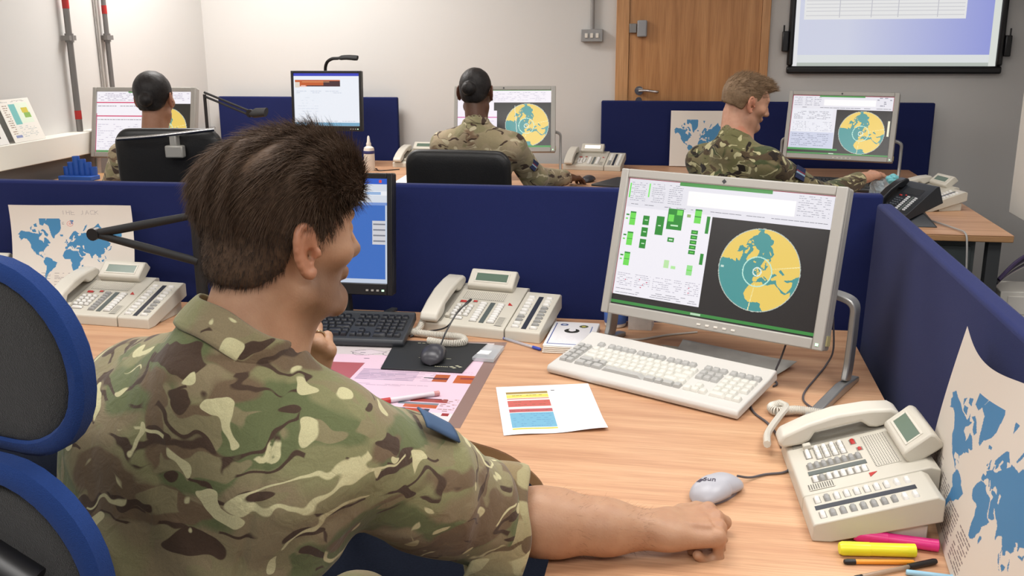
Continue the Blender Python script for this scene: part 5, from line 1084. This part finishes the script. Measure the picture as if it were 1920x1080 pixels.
# ================================================================ the foreground man
org = (-.62, 1.1, 0)
man = thing('person', 'foreground person in green camouflage shirt, wavy brown hair, hand on the grey mouse', 'person', org)
H_ = v3(-.521, 1.184, 1.281); R_h = Rm(37, 4, 2); NB = v3(-.570, 1.125, 1.160)
SL_, SR_ = v3(-.770, 1.225, 1.030), v3(-.452, 1.135, 1.015); EL_, ER_ = v3(-.775, 1.50, .80), v3(-.268, 1.365, .803); WR_, WL_ = v3(-.018, 1.405, .784), v3(-.583, 1.375, .995); PV = v3(-.66, 1.02, .56)
F = Field((-.98, .88, .45), (.14, 1.62, 1.47), .0029)
headsdf(F, H_, R_h, neck=NB+v3(.01, .01, -.02))
F.cone(PV, v3(-.62, 1.11, .90), .11, .12, .03).cone(v3(-.70, 1.15, .98), v3(-.50, 1.12, .97), .09, .09, .05).cone(NB-v3(0, 0, .03), SL_, .055, .05, .03).cone(NB-v3(0, 0, .03), SR_, .055, .05, .03)
F.cone(PV, v3(-.56, 1.03, .56), .10, .10, .04).cone(PV, v3(-.76, 1.06, .56), .10, .10, .04)
# right arm, bare below the rolled cuff
F.cone(SR_, ER_, .052, .046, .02); dF = nrm(WR_-ER_)
F.cone(ER_, ER_+dF*.09, .046, .0495, .02).cone(ER_+dF*.07+v3(0, 0, .002), ER_+dF*.17, .0495, .038, .03).cone(ER_+dF*.17, WR_, .040, .029, .03).ell(ER_+v3(-.01, -.022, -.016), (.03, .03, .03), k=.02)
F.cone(WR_-dF*.02+v3(0, .010, 0), WR_+v3(.01, .012, 0), .0225, .0215, .015).ell(WR_-dF*.012+v3(0, -.012, .012), (.012, .011, .010), k=.014)
fR = nrm(v3(.92, .40, .0)); 
hand(F, WR_, fR, v3(-.12, -.28, .95), v3(-.4, .9, 0), ((.75, 1.15, .6), (1.25, 1.45, .8), (1.4, 1.55, .9), (1.45, 1.6, .9)), .05, ((.75, .62, -.25), (.95, .35, -.22), (.98, .1, -.25)), 1.13)
for o_, q_ in ((.012, .03), (-.004, .028), (-.018, .024)):   # tendons on the back of the hand
    s_v = nrm(v3(-.36, .93, .02)); F.cone(WR_+s_v*o_*.5+fR*.02+v3(0, -.004, .018), WR_+s_v*o_+fR*.078+v3(0, -.004, .0095), .004, .005, .008)
# left forearm and the fist under the chin
F.cone(SL_, EL_, .050, .044, .02).cone(EL_, EL_+(WL_-EL_)*.35, .045, .046, .02).cone(EL_+(WL_-EL_)*.3, WL_, .046, .027, .03)
fL = nrm(v3(.28, -.10, .95)); uL = v3(.45, -.86, -.2)
hand(F, WL_, fL, uL, v3(-.8, -.2, .3), ((1.2, 1.4, .7), (1.3, 1.45, .8), (1.35, 1.45, .8), (1.35, 1.4, .8)), .0, ((.6, .5, -.6), (.8, -.2, -.6), (.6, -.6, -.5)), 1.0)
V, Q = F.mesh(1); base = (sr(178, 137, 107)); C = colour_skin(V, H_, R_h, base, sr(40, 30, 24), .72)
d1 = np.linalg.norm(V-(WR_+fR*.09), axis=1); kn = np.clip(1-d1/.06, 0, 1)[:, None]*.25; C = C*(1-kn)+np.array([base[0]*1.02, base[1]*.72, base[2]*.68])*kn
npmesh('body', V, Q, skin_light, man, org, C)
del F
# arm hair on the right forearm
rg = np.random.RandomState(3); N_ = 1800; t_ = rg.rand(N_)*.85+.08; a_ = rg.rand(N_)*2*PI; ax_ = dF; u1 = nrm(np.cross(ax_, (0, 0, 1))); u2 = np.cross(ax_, u1); nn_ = np.cos(a_)[:, None]*u1+np.sin(a_)[:, None]*u2
rr_ = np.interp(t_, [0, .35, .65, 1], [.047, .0495, .038, .0258]); rt_ = ER_+ax_*(t_*np.linalg.norm(WR_-ER_))[:, None]+nn_*(rr_-.001)[:, None]
strands('arm_hair', rt_, nn_*.35+ax_*1.0+rg.randn(N_, 3)*.25, .017, .00018, hairmat('hair_arm', sr(112, 82, 60), sr(92, 66, 48)), man, org, 3, 0, .15)
# wedding ring on the left hand
sL = np.cross(fL, nrm(uL-np.dot(uL, fL)*fL)); sL = sL if sL @ v3(-.8, -.2, .3) > 0 else -sL
uLn = nrm(uL-np.dot(uL, fL)*fL); kr = WL_+fL*.085-sL*.010; dr = nrm(fL*math.cos(1.35)-uLn*math.sin(1.35)); pr_ = kr+dr*.020; mb = MB(); e1 = nrm(np.cross(dr, sL)); tp = [tuple(pr_+(sL*math.cos(a)+e1*math.sin(a))*.0106-np.array(org)) for a in np.linspace(0, 2*PI, 25)]
mb.tube(tp, .0016, 8); obj('ring', mb, mat('ring_metal', sr(214, 200, 170), .2, metal=1), man, smooth=True)
# shirt
F = Field((-1.0, .85, .50), (-.13, 1.62, 1.22), .0042)
F.cone(PV+v3(0, 0, .02), v3(-.625, 1.10, .86), .140, .140, .06).ell(v3(-.635, 1.125, .95), (.190, .125, .17), Rm(18, 8), .06).cone(v3(-.735, 1.155, .99), v3(-.50, 1.10, .975), .098, .100, .06)
F.cone(NB+v3(-.02, .0, -.075), SL_+v3(.02, 0, 0), .088, .083, .05).cone(NB+v3(.0, .0, -.075), SR_+v3(-.01, 0, 0), .088, .083, .05).cone(NB+v3(-.01, .0, -.055), NB+v3(-.005, .01, -.028), .084, .072, .04)
F.cone(SR_, (SR_+ER_)/2+v3(0, 0, .004), .086, .084, .03).cone((SR_+ER_)/2+v3(0, 0, .004), ER_+v3(-.012, -.005, 0), .084, .078, .03).cone(PV, PV+v3(.02, -.01, -.1), .16, .15, .05)
F.cone(SL_, EL_, .078, .062, .03).cone(EL_, EL_+(WL_-EL_)*.45, .060, .058, .02)
folds(F, .0042, 20, 4)
dA = nrm(ER_-SR_)
def sl_f(X, Y, Z):      # gathered folds round the right sleeve
    x, y, z = X-SR_[0], Y-SR_[1], Z-SR_[2]; t = x*dA[0]+y*dA[1]+z*dA[2]; w_ = np.clip((t-.05)/.1, 0, 1)
    return -.0075*w_*np.maximum(0, np.sin(t*58+z*26+np.sin(x*30)*1.2))**1.5
F.put(sl_f, (SR_+ER_)/2, v3(.25, .25, .25), 1e-6, 'add')
def bk_f(X, Y, Z):      # long diagonal drapes across the back
    t = (Z-.9)*24+(X+.6)*13+np.sin((X+.6)*17)*.9; w_ = np.clip(1-abs(Z-.88)/.2, 0, 1)*np.clip((1.2-Y)/.1, 0, 1); return -.012*w_*np.abs(np.sin(t))**3
F.put(bk_f, v3(-.64, 1.05, .9), v3(.3, .3, .25), 1e-6, 'add')
# seam groove where the sleeve joins the shoulder
sn_ = nrm(v3(.93, .25, -.28)); sp_ = v3(-.525, 1.10, .98)
F.put(lambda X, Y, Z: .0045*np.exp(-((X-sp_[0])*sn_[0]+(Y-sp_[1])*sn_[1]+(Z-sp_[2])*sn_[2])**2/(2*.003**2)), sp_, v3(.13, .16, .2), 1e-6, 'add')
F.cone(NB+v3(.005, .01, .01), NB+v3(.03, .05, .12), .064, .068, .004, 's')
V, Q = F.mesh(1); npmesh('shirt', V, Q, camo_main, man, org); del F
# collar: standing band round the neck
def band_ring(name, c, axis, r0, r1, h, th, m, parent, org, n=40, wob=.004, open_=None, e=(1, 1)):
    axis = nrm(axis); u = nrm(np.cross(axis, (.1, 1, 0))); v_ = np.cross(axis, u); V = []; F_ = []
    prof = ((0, 0), (0, 1), (.25, 1.15), (.5, 1.2), (.8, 1.1), (1, .9), (1, .1), (.5, 0))
    prof = [(t, q) for t, q in prof]
    for i in range(n):
        a = 2*PI*i/n
        for t, q in prof:
            r = r0+(r1-r0)*t+th*q+wob*math.sin(a*5+t*3)*.5+wob*math.sin(a*3+1)*.6; V.append(c+axis*(h*t+wob*math.sin(a*4+2)*.6)+(u*math.cos(a)*e[0]+v_*math.sin(a)*e[1])*r)
    k = len(prof)
    for i in range(n):
        for j in range(k): F_.append((i*k+j, i*k+(j+1) % k, ((i+1) % n)*k+(j+1) % k, ((i+1) % n)*k+j))
    mb = MB(); mb.v = [tuple(np.array(p)-np.array(org)) for p in V]; mb.f = F_; return obj(name, mb, m, parent, sub=1)
band_ring('collar', NB+v3(-.004, .004, -.020), nrm(v3(.42, .40, .85)), .074, .067, .048, .007, camo_main, man, org, e=(1, 1.02))
cuffm = camo('camouflage_cuff', sr(178, 166, 126), sr(168, 162, 120), sr(140, 140, 96), sr(150, 132, 98), sr(116, 98, 74), sr(214, 206, 160), 9.0, 1.0, .66)
band_ring('rolled_cuff', ER_+nrm(v3(.95, .30, -.1))*-.052+v3(0, 0, -.002), nrm(v3(.97, .28, -.10)), .087, .078, .092, .010, cuffm, man, org, wob=.008)
# rank slide strap on the upper arm
zc_ = v3(0, -.42, .9); zc_ = Vector(nrm(zc_-dA*(zc_@dA))); P0 = Vector(SR_).lerp(Vector(ER_), .34)+zc_*.0965; xa = Vector(dA); ya = zc_.cross(xa)
mb = MB(); mb.M = Matrix.Translation(P0-Vector(org)) @ Matrix(((xa.x, ya.x, zc_.x, 0), (xa.y, ya.y, zc_.y, 0), (xa.z, ya.z, zc_.z, 0), (0, 0, 0, 1)))
nX = 8; V_ = []; F_ = []
for i in range(nX+1):
    for j in range(5):
        x = -.034+.068*i/nX; y = -.02+.04*j/4; V_.append((x, y, .004-y*y*5.5))
for i in range(nX):
    for j in range(4): F_.append((i*5+j, (i+1)*5+j, (i+1)*5+j+1, i*5+j+1))
mb.add(V_, F_); o = obj('arm_patch', mb, mat('patch_blue', sr(62, 88, 122), .8, bump=.4, bscale=900), man, smooth=True); s_ = o.modifiers.new('s', 'SOLIDIFY'); s_.thickness = .003; s_.offset = 0
# trousers and boots
F = Field((-1.0, .85, .0), (-.20, 1.75, .72), .007)
for hx, kx, ky, fx in ((-.56, -.505, 1.36, -.47), (-.76, -.86, 1.52, -.88)):
    F.cone(v3(hx, 1.05, .56), v3(kx, ky, .60), .105, .072, .04).cone(v3(kx, ky, .60), v3(fx, ky+.06, .16), .072, .055, .03)
F.cone(v3(-.56, 1.02, .58), v3(-.76, 1.04, .58), .13, .13, .05); folds(F, .003, 22, 8)
V, Q = F.mesh(1); npmesh('trousers', V, Q, camo_main, man, org); del F
F = Field((-1.05, 1.3, -.01), (-.30, 1.85, .26), .006)
for x, y in ((-.44, 1.48), (-.88, 1.58)): F.cone(v3(x, y, .22), v3(x, y, .07), .05, .045, .02).cone(v3(x, y-.03, .05), v3(x, y+.17, .035), .045, .036, .02)
V, Q = F.mesh(1); V[:, 2] = np.maximum(V[:, 2], .001); npmesh('boots', V, Q, mat('boot', sr(60, 44, 34), .5), man, org); del F
# hair: dense short cap plus swept-back strands
hm = hairmat('hair_brown', sr(54, 40, 31), sr(104, 81, 62), .66); hsh = hairmat('hair_short', sr(44, 34, 28), sr(66, 53, 44), .7)
F = Field(H_-.2, H_+.2, .0026); c = lambda x, y, z: H_+R_h@v3(x, y, z)
def hs_(F, c0, r, k=.012, op='u'): return F.ell(c(*c0), r, R_h, k, op)
hs_(F, (0, -.014, .033), (.0770, .0900, .0870)); hs_(F, (0, -.048, -.018), (.060, .047, .055), .02)
F.cone(c(0, -.050, -.03), c(0, -.044, -.058), .048, .042, .02)
# thick wavy top, longer at the crown and swept to the back
hs_(F, (0, .020, .082), (.070, .088, .050), .02); hs_(F, (0, -.046, .072), (.068, .054, .050), .02); hs_(F, (.015, .062, .078), (.048, .030, .032), .02)
def cutpl(pt, n_, k=.010):
    p = c(*pt); nn = R_h@nrm(n_); F.put(lambda X, Y, Z: -((X-p[0])*nn[0]+(Y-p[1])*nn[1]+(Z-p[2])*nn[2]), H_, v3(.22, .22, .22), k, 's')
# face side cut: everything in front of and below the hairline
F.put(lambda X, Y, Z: (lambda x, y, z: np.maximum(-(y-.052-.9*np.maximum(z-.035, 0)*.35), z-.060))(*[((X-H_[0])*R_h[0, i]+(Y-H_[1])*R_h[1, i]+(Z-H_[2])*R_h[2, i]) for i in range(3)]), H_, v3(.2, .2, .2), .008, 's')
def ear_cut(X, Y, Z):
    x, y, z = [((X-H_[0])*R_h[0, i]+(Y-H_[1])*R_h[1, i]+(Z-H_[2])*R_h[2, i]) for i in range(3)]
    zl = np.interp(y, [-.10, -.06, -.028, -.018, .012, .020, .045, .056, .08], [-.050, -.048, -.03, .030, .036, -.008, -.010, .03, .06]); return (z-zl)*.7
F.put(ear_cut, H_, v3(.2, .2, .2), .006, 's')
FH = F
def gr(X, Y, Z):       # wavy locks
    x, y, z = [((X-H_[0])*R_h[0, i]+(Y-H_[1])*R_h[1, i]+(Z-H_[2])*R_h[2, i]) for i in range(3)]
    top = np.clip((z-.015)/.05, 0, 1); ph = x*150+np.sin(y*45+x*30)*2.2+z*25+np.sin(z*60)*.8; return -(.0052*top+.0008)*np.abs(np.sin(ph*.5))**.8
F.put(gr, H_, v3(.2, .2, .2), 1e-6, 'add')
V, Q = F.mesh(1); npmesh('hair_cap', V, Q, hm, man, org, label='short dark brown hair')
Lc = (V-H_) @ R_h; rg = np.random.RandomState(11)
nrmV = nrm(V.mean(0)); 
def flow(L):
    """direction the hair lies, in head space"""
    x, y, z = L[:, 0], L[:, 1], L[:, 2]; d = np.zeros_like(L); top = np.clip((z-.02)/.06, 0, 1)
    d[:, 0] = np.sign(x)*.25*(1-top)+.20*top*np.sin(y*60+x*40)+.15*top; d[:, 1] = -.75-.25*top; d[:, 2] = -.95*(1-top)*1.2-.25+.55*top*np.clip((y+.02)/.08, -.8, 1)
    return d
sel = np.where((Lc[:, 2] > .012+rg.rand(len(Lc))*.03))[0]; sel = rg.choice(sel, 19000); rad = Lc[sel]-v3(0, -.02, .03); rad /= np.linalg.norm(rad, axis=1)[:, None]
fd = flow(Lc[sel]); fd -= rad*(fd*rad).sum(1)[:, None]; fd /= np.linalg.norm(fd, axis=1)[:, None]
clump = np.sin(Lc[sel, 0]*170+Lc[sel, 1]*60)[:, None]*v3(.35, 0, .25); dd = fd+rad*(.10+.16*rg.rand(len(sel)))[:, None]+clump*.9+rg.randn(len(sel), 3)*.06
Lh = .022+.016*np.clip((Lc[sel, 2]-.03)/.07, 0, 1)
strands('hair_strands', V[sel]-(rad@R_h.T)*.002, dd@R_h.T, Lh, .00042, hm, man, org, 6, .06, .07, 5)
sel = np.where(Lc[:, 2] < .03)[0]; sel = rg.choice(sel, 5000); rad = Lc[sel]-v3(0, -.02, .0); rad /= np.linalg.norm(rad, axis=1)[:, None]; dd = rad*.45+v3(0, -.2, -1)+rg.randn(len(sel), 3)*.15
strands('side_hair', V[sel]-(rad@R_h.T)*.001, dd@R_h.T, .010, .0003, hsh, man, org, 3, .05, .05, 6)
del F, FH
# ================================================================ the three seated people beyond
CZ = v3(0, 0, 1.54)
def seated(label, org, H, az, pt, rl, NB, SL, SR, EL, ER, WL, WR, PV, base, skm, cam, hairc, female, taz, hands, cw=.19, seed=1, nkr=0):
    p = thing('person', label, 'person', org); R = Rm(az, pt, rl); h = .0052
    pts = np.array([H, NB, SL, SR, EL, ER, WL, WR, PV]); F = Field(pts.min(0)-.2, pts.max(0)+.2, h)
    headsdf(F, H, R, female=female, neck=NB+v3(0, 0, -.02))
    F.cone(PV, (SL+SR)/2-v3(0, 0, .12), .10, .11, .03).cone(NB-v3(0, 0, .03), SL, .05, .045, .03).cone(NB-v3(0, 0, .03), SR, .05, .045, .03)
    for S_, E_, W_, sd in ((SL, EL, WL, 0), (SR, ER, WR, 1)):
        F.cone(S_, E_, .044, .038, .02).cone(E_, E_+(W_-E_)*.35, .040, .040, .02).cone(E_+(W_-E_)*.35, W_, .039, .024, .02)
        hd = hands[sd]; hand(F, W_, hd[0], hd[1], hd[2], hd[3], .06, None, .93 if female else 1.0, .003)
    V, Q = F.mesh(1); C = colour_skin(V, H, R, base, hairc, .0 if female else .25); npmesh('body', V, Q, skm, p, org, C)
    F = Field(pts.min(0)-.2, pts.max(0)+.2, .0065); TR = Rm(taz, 6); mid = (SL+SR)/2
    F.cone(PV, mid-v3(0, 0, .16), .135, .135, .05).ell(mid-v3(0, 0, .10), (cw, .115, .17), TR, .05).cone(NB-v3(0, 0, .065), SL, .078, .070, .04).cone(NB-v3(0, 0, .065), SR, .078, .070, .04).cone(NB-v3(0, 0, .04), NB+v3(0, 0, .012), .070, .060, .03)
    for S_, E_, W_ in ((SL, EL, WL), (SR, ER, WR)): F.cone(S_, E_, .072, .060, .03).cone(E_, E_+(W_-E_)*.86, .060, .042, .03)
    folds(F, .0038, 20, seed); F.cone(NB+v3(0, 0, .01), NB+R@v3(0, .02, .12), .056, .06, .004, 's')
    V, Q = F.mesh(1); npmesh('shirt', V, Q, cam, p, org)
    band_ring('collar', NB+v3(0, -.004, -.018), nrm(H-NB), .064, .058, .036, .007, cam, p, org)
    F = Field(PV-v3(.4, .3, .6), PV+v3(.4, .75, .2), .010); F_ax = TR@v3(0, 1, 0); rx = TR@v3(1, 0, 0)
    for s in (-1, 1):
        hp = PV+rx*s*.09-v3(0, 0, .02); kn = hp+F_ax*.40+rx*s*.05+v3(0, 0, .02); ft = kn+F_ax*.05; ft[2] = .10
        F.cone(hp, kn, .10, .075, .04).cone(kn, ft, .072, .050, .03)
    V, Q = F.mesh(1); npmesh('trousers', V, Q, cam, p, org); F = Field(PV-v3(.4, .3, .7), PV+v3(.4, .9, -.25), .009)
    for s in (-1, 1):
        hp = PV+rx*s*.09; kn = hp+F_ax*.40+rx*s*.05; ft = kn+F_ax*.05; ft[2] = .05; F.cone(ft+v3(0, 0, .12), ft, .045, .045, .02).cone(ft-F_ax*.04, ft+F_ax*.16, .042, .036, .02)
    V, Q = F.mesh(1); V[:, 2] = np.maximum(V[:, 2], .001); npmesh('boots', V, Q, MATS['boot'], p, org)
    return p, R
def haircap(p, org, H, R, m, female, parts=(), seed=2, amp=.0012, zback=-.05, top=.0):
    F = Field(H-.19, H+.19, .0036); c = lambda x, y, z: H+R@v3(x, y, z)
    F.ell(c(0, -.020, .033+top*.4), (.0765, .0955, .0865+top), R, .01).ell(c(0, -.050, -.018), (.058, .050, .055), R, .02)
    for q in parts: F.ell(c(*q[0]), q[1], R, q[2] if len(q) > 2 else .01)
    loc = lambda X, Y, Z: [((X-H[0])*R[0, i]+(Y-H[1])*R[1, i]+(Z-H[2])*R[2, i]) for i in range(3)]
    def cut(X, Y, Z):
        x, y, z = loc(X, Y, Z); zl = np.interp(y, [-.12, -.07, -.032, -.020, .012, .020, .045, .062, .09], [zback, zback, -.03, .028, .034, .0, .005, .05, .085]); return (z-zl)*.7
    F.put(cut, H, v3(.19, .19, .19), .006, 's')
    F.put(lambda X, Y, Z: (lambda x, y, z: -amp*np.abs(np.sin(x*110+z*30+np.sin(y*50)*1.5)))(*loc(X, Y, Z)), H, v3(.19, .19, .19), 1e-6, 'add')
    V, Q = F.mesh(1); npmesh('hair', V, Q, m, p, org); return V
def patch(p, org, c, n, along, m=None, s=.04):
    z_ = Vector(nrm(n)); x_ = Vector(nrm(along)); x_ = (x_-z_*x_.dot(z_)).normalized(); y_ = z_.cross(x_); M = Matrix.Translation(Vector(c)-Vector(org)) @ Matrix(((x_.x, y_.x, z_.x, 0), (x_.y, y_.y, z_.y, 0), (x_.z, y_.z, z_.z, 0), (0, 0, 0, 1)))
    b = obj('arm_patch', MB().box(0, 0, 0, 0, 0, 0), m or MATS['patch_navy'], p) if 0 else None
    for nme, a0, a1, mm in (('arm_patch', -.5, .5, 'patch_navy'), ('stripe', -.12, .02, 'patch_pale'), ('stripe', .02, .14, 'patch_red')):
        mb = MB(); mb.M = M; k = .003 if nme == 'arm_patch' else .0038; mb.box(-s*.5, s*.5, s*1.2*a0, s*1.2*a1, -.004, k); o = obj(nme, mb, MATS[mm], b if (b and nme != 'arm_patch') else p, bev=.0008)
        if nme == 'arm_patch': b = o
mat('patch_navy', sr(38, 48, 84), .8); mat('patch_pale', sr(150, 180, 200), .8); mat('patch_red', sr(130, 50, 70), .8)
hblack = hairmat('hair_black', sr(18, 17, 18), sr(52, 47, 46), .5); hfair = hairmat('hair_fair', sr(112, 88, 66), sr(158, 130, 100), .55)
fwdd = v3(0, 1, 0)
# middle woman
o_ = (-1.0, 4.65, 0); H2 = v3(-1.020, 4.74, 1.262); crl = ((.3, .4, .3),)*4
pM, RM = seated('person in sandy camouflage with dark hair in a bun, at the middle white monitor', o_, H2, 4, 12, 0, v3(-1.01, 4.69, 1.122), v3(-1.175, 4.72, 1.005), v3(-.84, 4.70, 1.005), v3(-1.24, 4.95, .83), v3(-.755, 4.90, .83), v3(-1.15, 5.18, .79), v3(-.62, 5.21, .79), v3(-1.0, 4.62, .58),
    sr(104, 72, 54), skin_dark, camo_mid, sr(20, 18, 18), True, 3, ((v3(.2, 1, -.1), v3(0, .1, 1), v3(1, 0, 0), crl), (v3(.45, .9, -.1), v3(0, .1, 1), v3(-1, .3, 0), crl)), .17, 3)
haircap(pM, o_, H2, RM, hblack, True, (((-.006, -.112, .006), (.034, .029, .033), .002),), zback=-.055); patch(pM, o_, (-.738, 4.768, .912), (.72, -.66, .1), (.30, .70, -.61))
# leftmost woman
o_ = (-2.44, 4.2, 0); H2 = v3(-2.452, 4.27, 1.250)
pL, RL = seated('person with dark hair in a bun at the leftmost white monitor, behind the chrome-railed chair', o_, H2, -3, 6, 0, v3(-2.455, 4.22, 1.09), v3(-2.62, 4.25, .985), v3(-2.30, 4.23, .985), v3(-2.74, 4.30, .80), v3(-2.22, 4.42, .80), v3(-2.70, 4.47, .80), v3(-2.25, 4.62, .79), v3(-2.42, 4.15, .58),
    sr(168, 122, 96), skin_light, camo_mid, sr(20, 18, 18), True, -3, ((v3(.5, .9, -.1), v3(0, .1, 1), v3(1, 0, 0), crl), (v3(-.2, .9, -.1), v3(0, .1, 1), v3(-1, .3, 0), crl)), .15, 5)
haircap(pL, o_, H2, RL, hblack, True, (((.010, -.112, -.004), (.031, .028, .030), .002), ((0, -.03, .05), (.079, .09, .082), .02)), zback=-.05)
# short-haired man on the right
o_ = (.18, 4.15, 0); H2 = CZ+(v3(.236, 4.23, 1.258)-CZ)*1.045
pR, RR_ = seated('person with short fair hair in green camouflage, looking down to the right', o_, H2, 68, 16, 4, *[CZ+(q-CZ)*1.045 for q in (v3(.195, 4.19, 1.125), v3(.075, 4.33, 1.0), v3(.325, 4.10, 1.015), v3(.10, 4.62, .82), v3(.575, 4.30, .855), v3(.36, 4.80, .80), v3(.79, 4.58, .905), v3(.17, 4.12, .60))],
    sr(208, 156, 128), skin_light, camo_right, sr(120, 92, 70), False, 42, ((v3(.7, .6, -.1), v3(0, 0, 1), v3(.6, -.6, 0), crl), (v3(.72, .62, .18), v3(-.1, -.2, 1), v3(-.6, .7, .2), ((.35, .4, .3),)*4)), .18, 7)
V = haircap(pR, o_, H2, RR_, hfair, False, (((0, .035, .095), (.050, .060, .030), .012), ((0, .085, .085), (.040, .026, .022), .012)), zback=-.02, amp=.0022, top=.004)
L_ = (V-H2)@RR_; rg = np.random.RandomState(9); sl = rg.choice(np.where(L_[:, 2] > .04)[0], 2500); rad = L_[sl]-v3(0, -.02, .03); rad /= np.linalg.norm(rad, axis=1)[:, None]
strands('hair_strands', V[sl], (rad*.5+v3(0, .8, .25)+rg.randn(len(sl), 3)*.2)@RR_.T, .020, .0007, hfair, pR, o_, 4, .02, .05, 3); patch(pR, o_, (.486, 4.312, .958), (.66, -.68, .36), (.68, .54, -.49), s=.05)
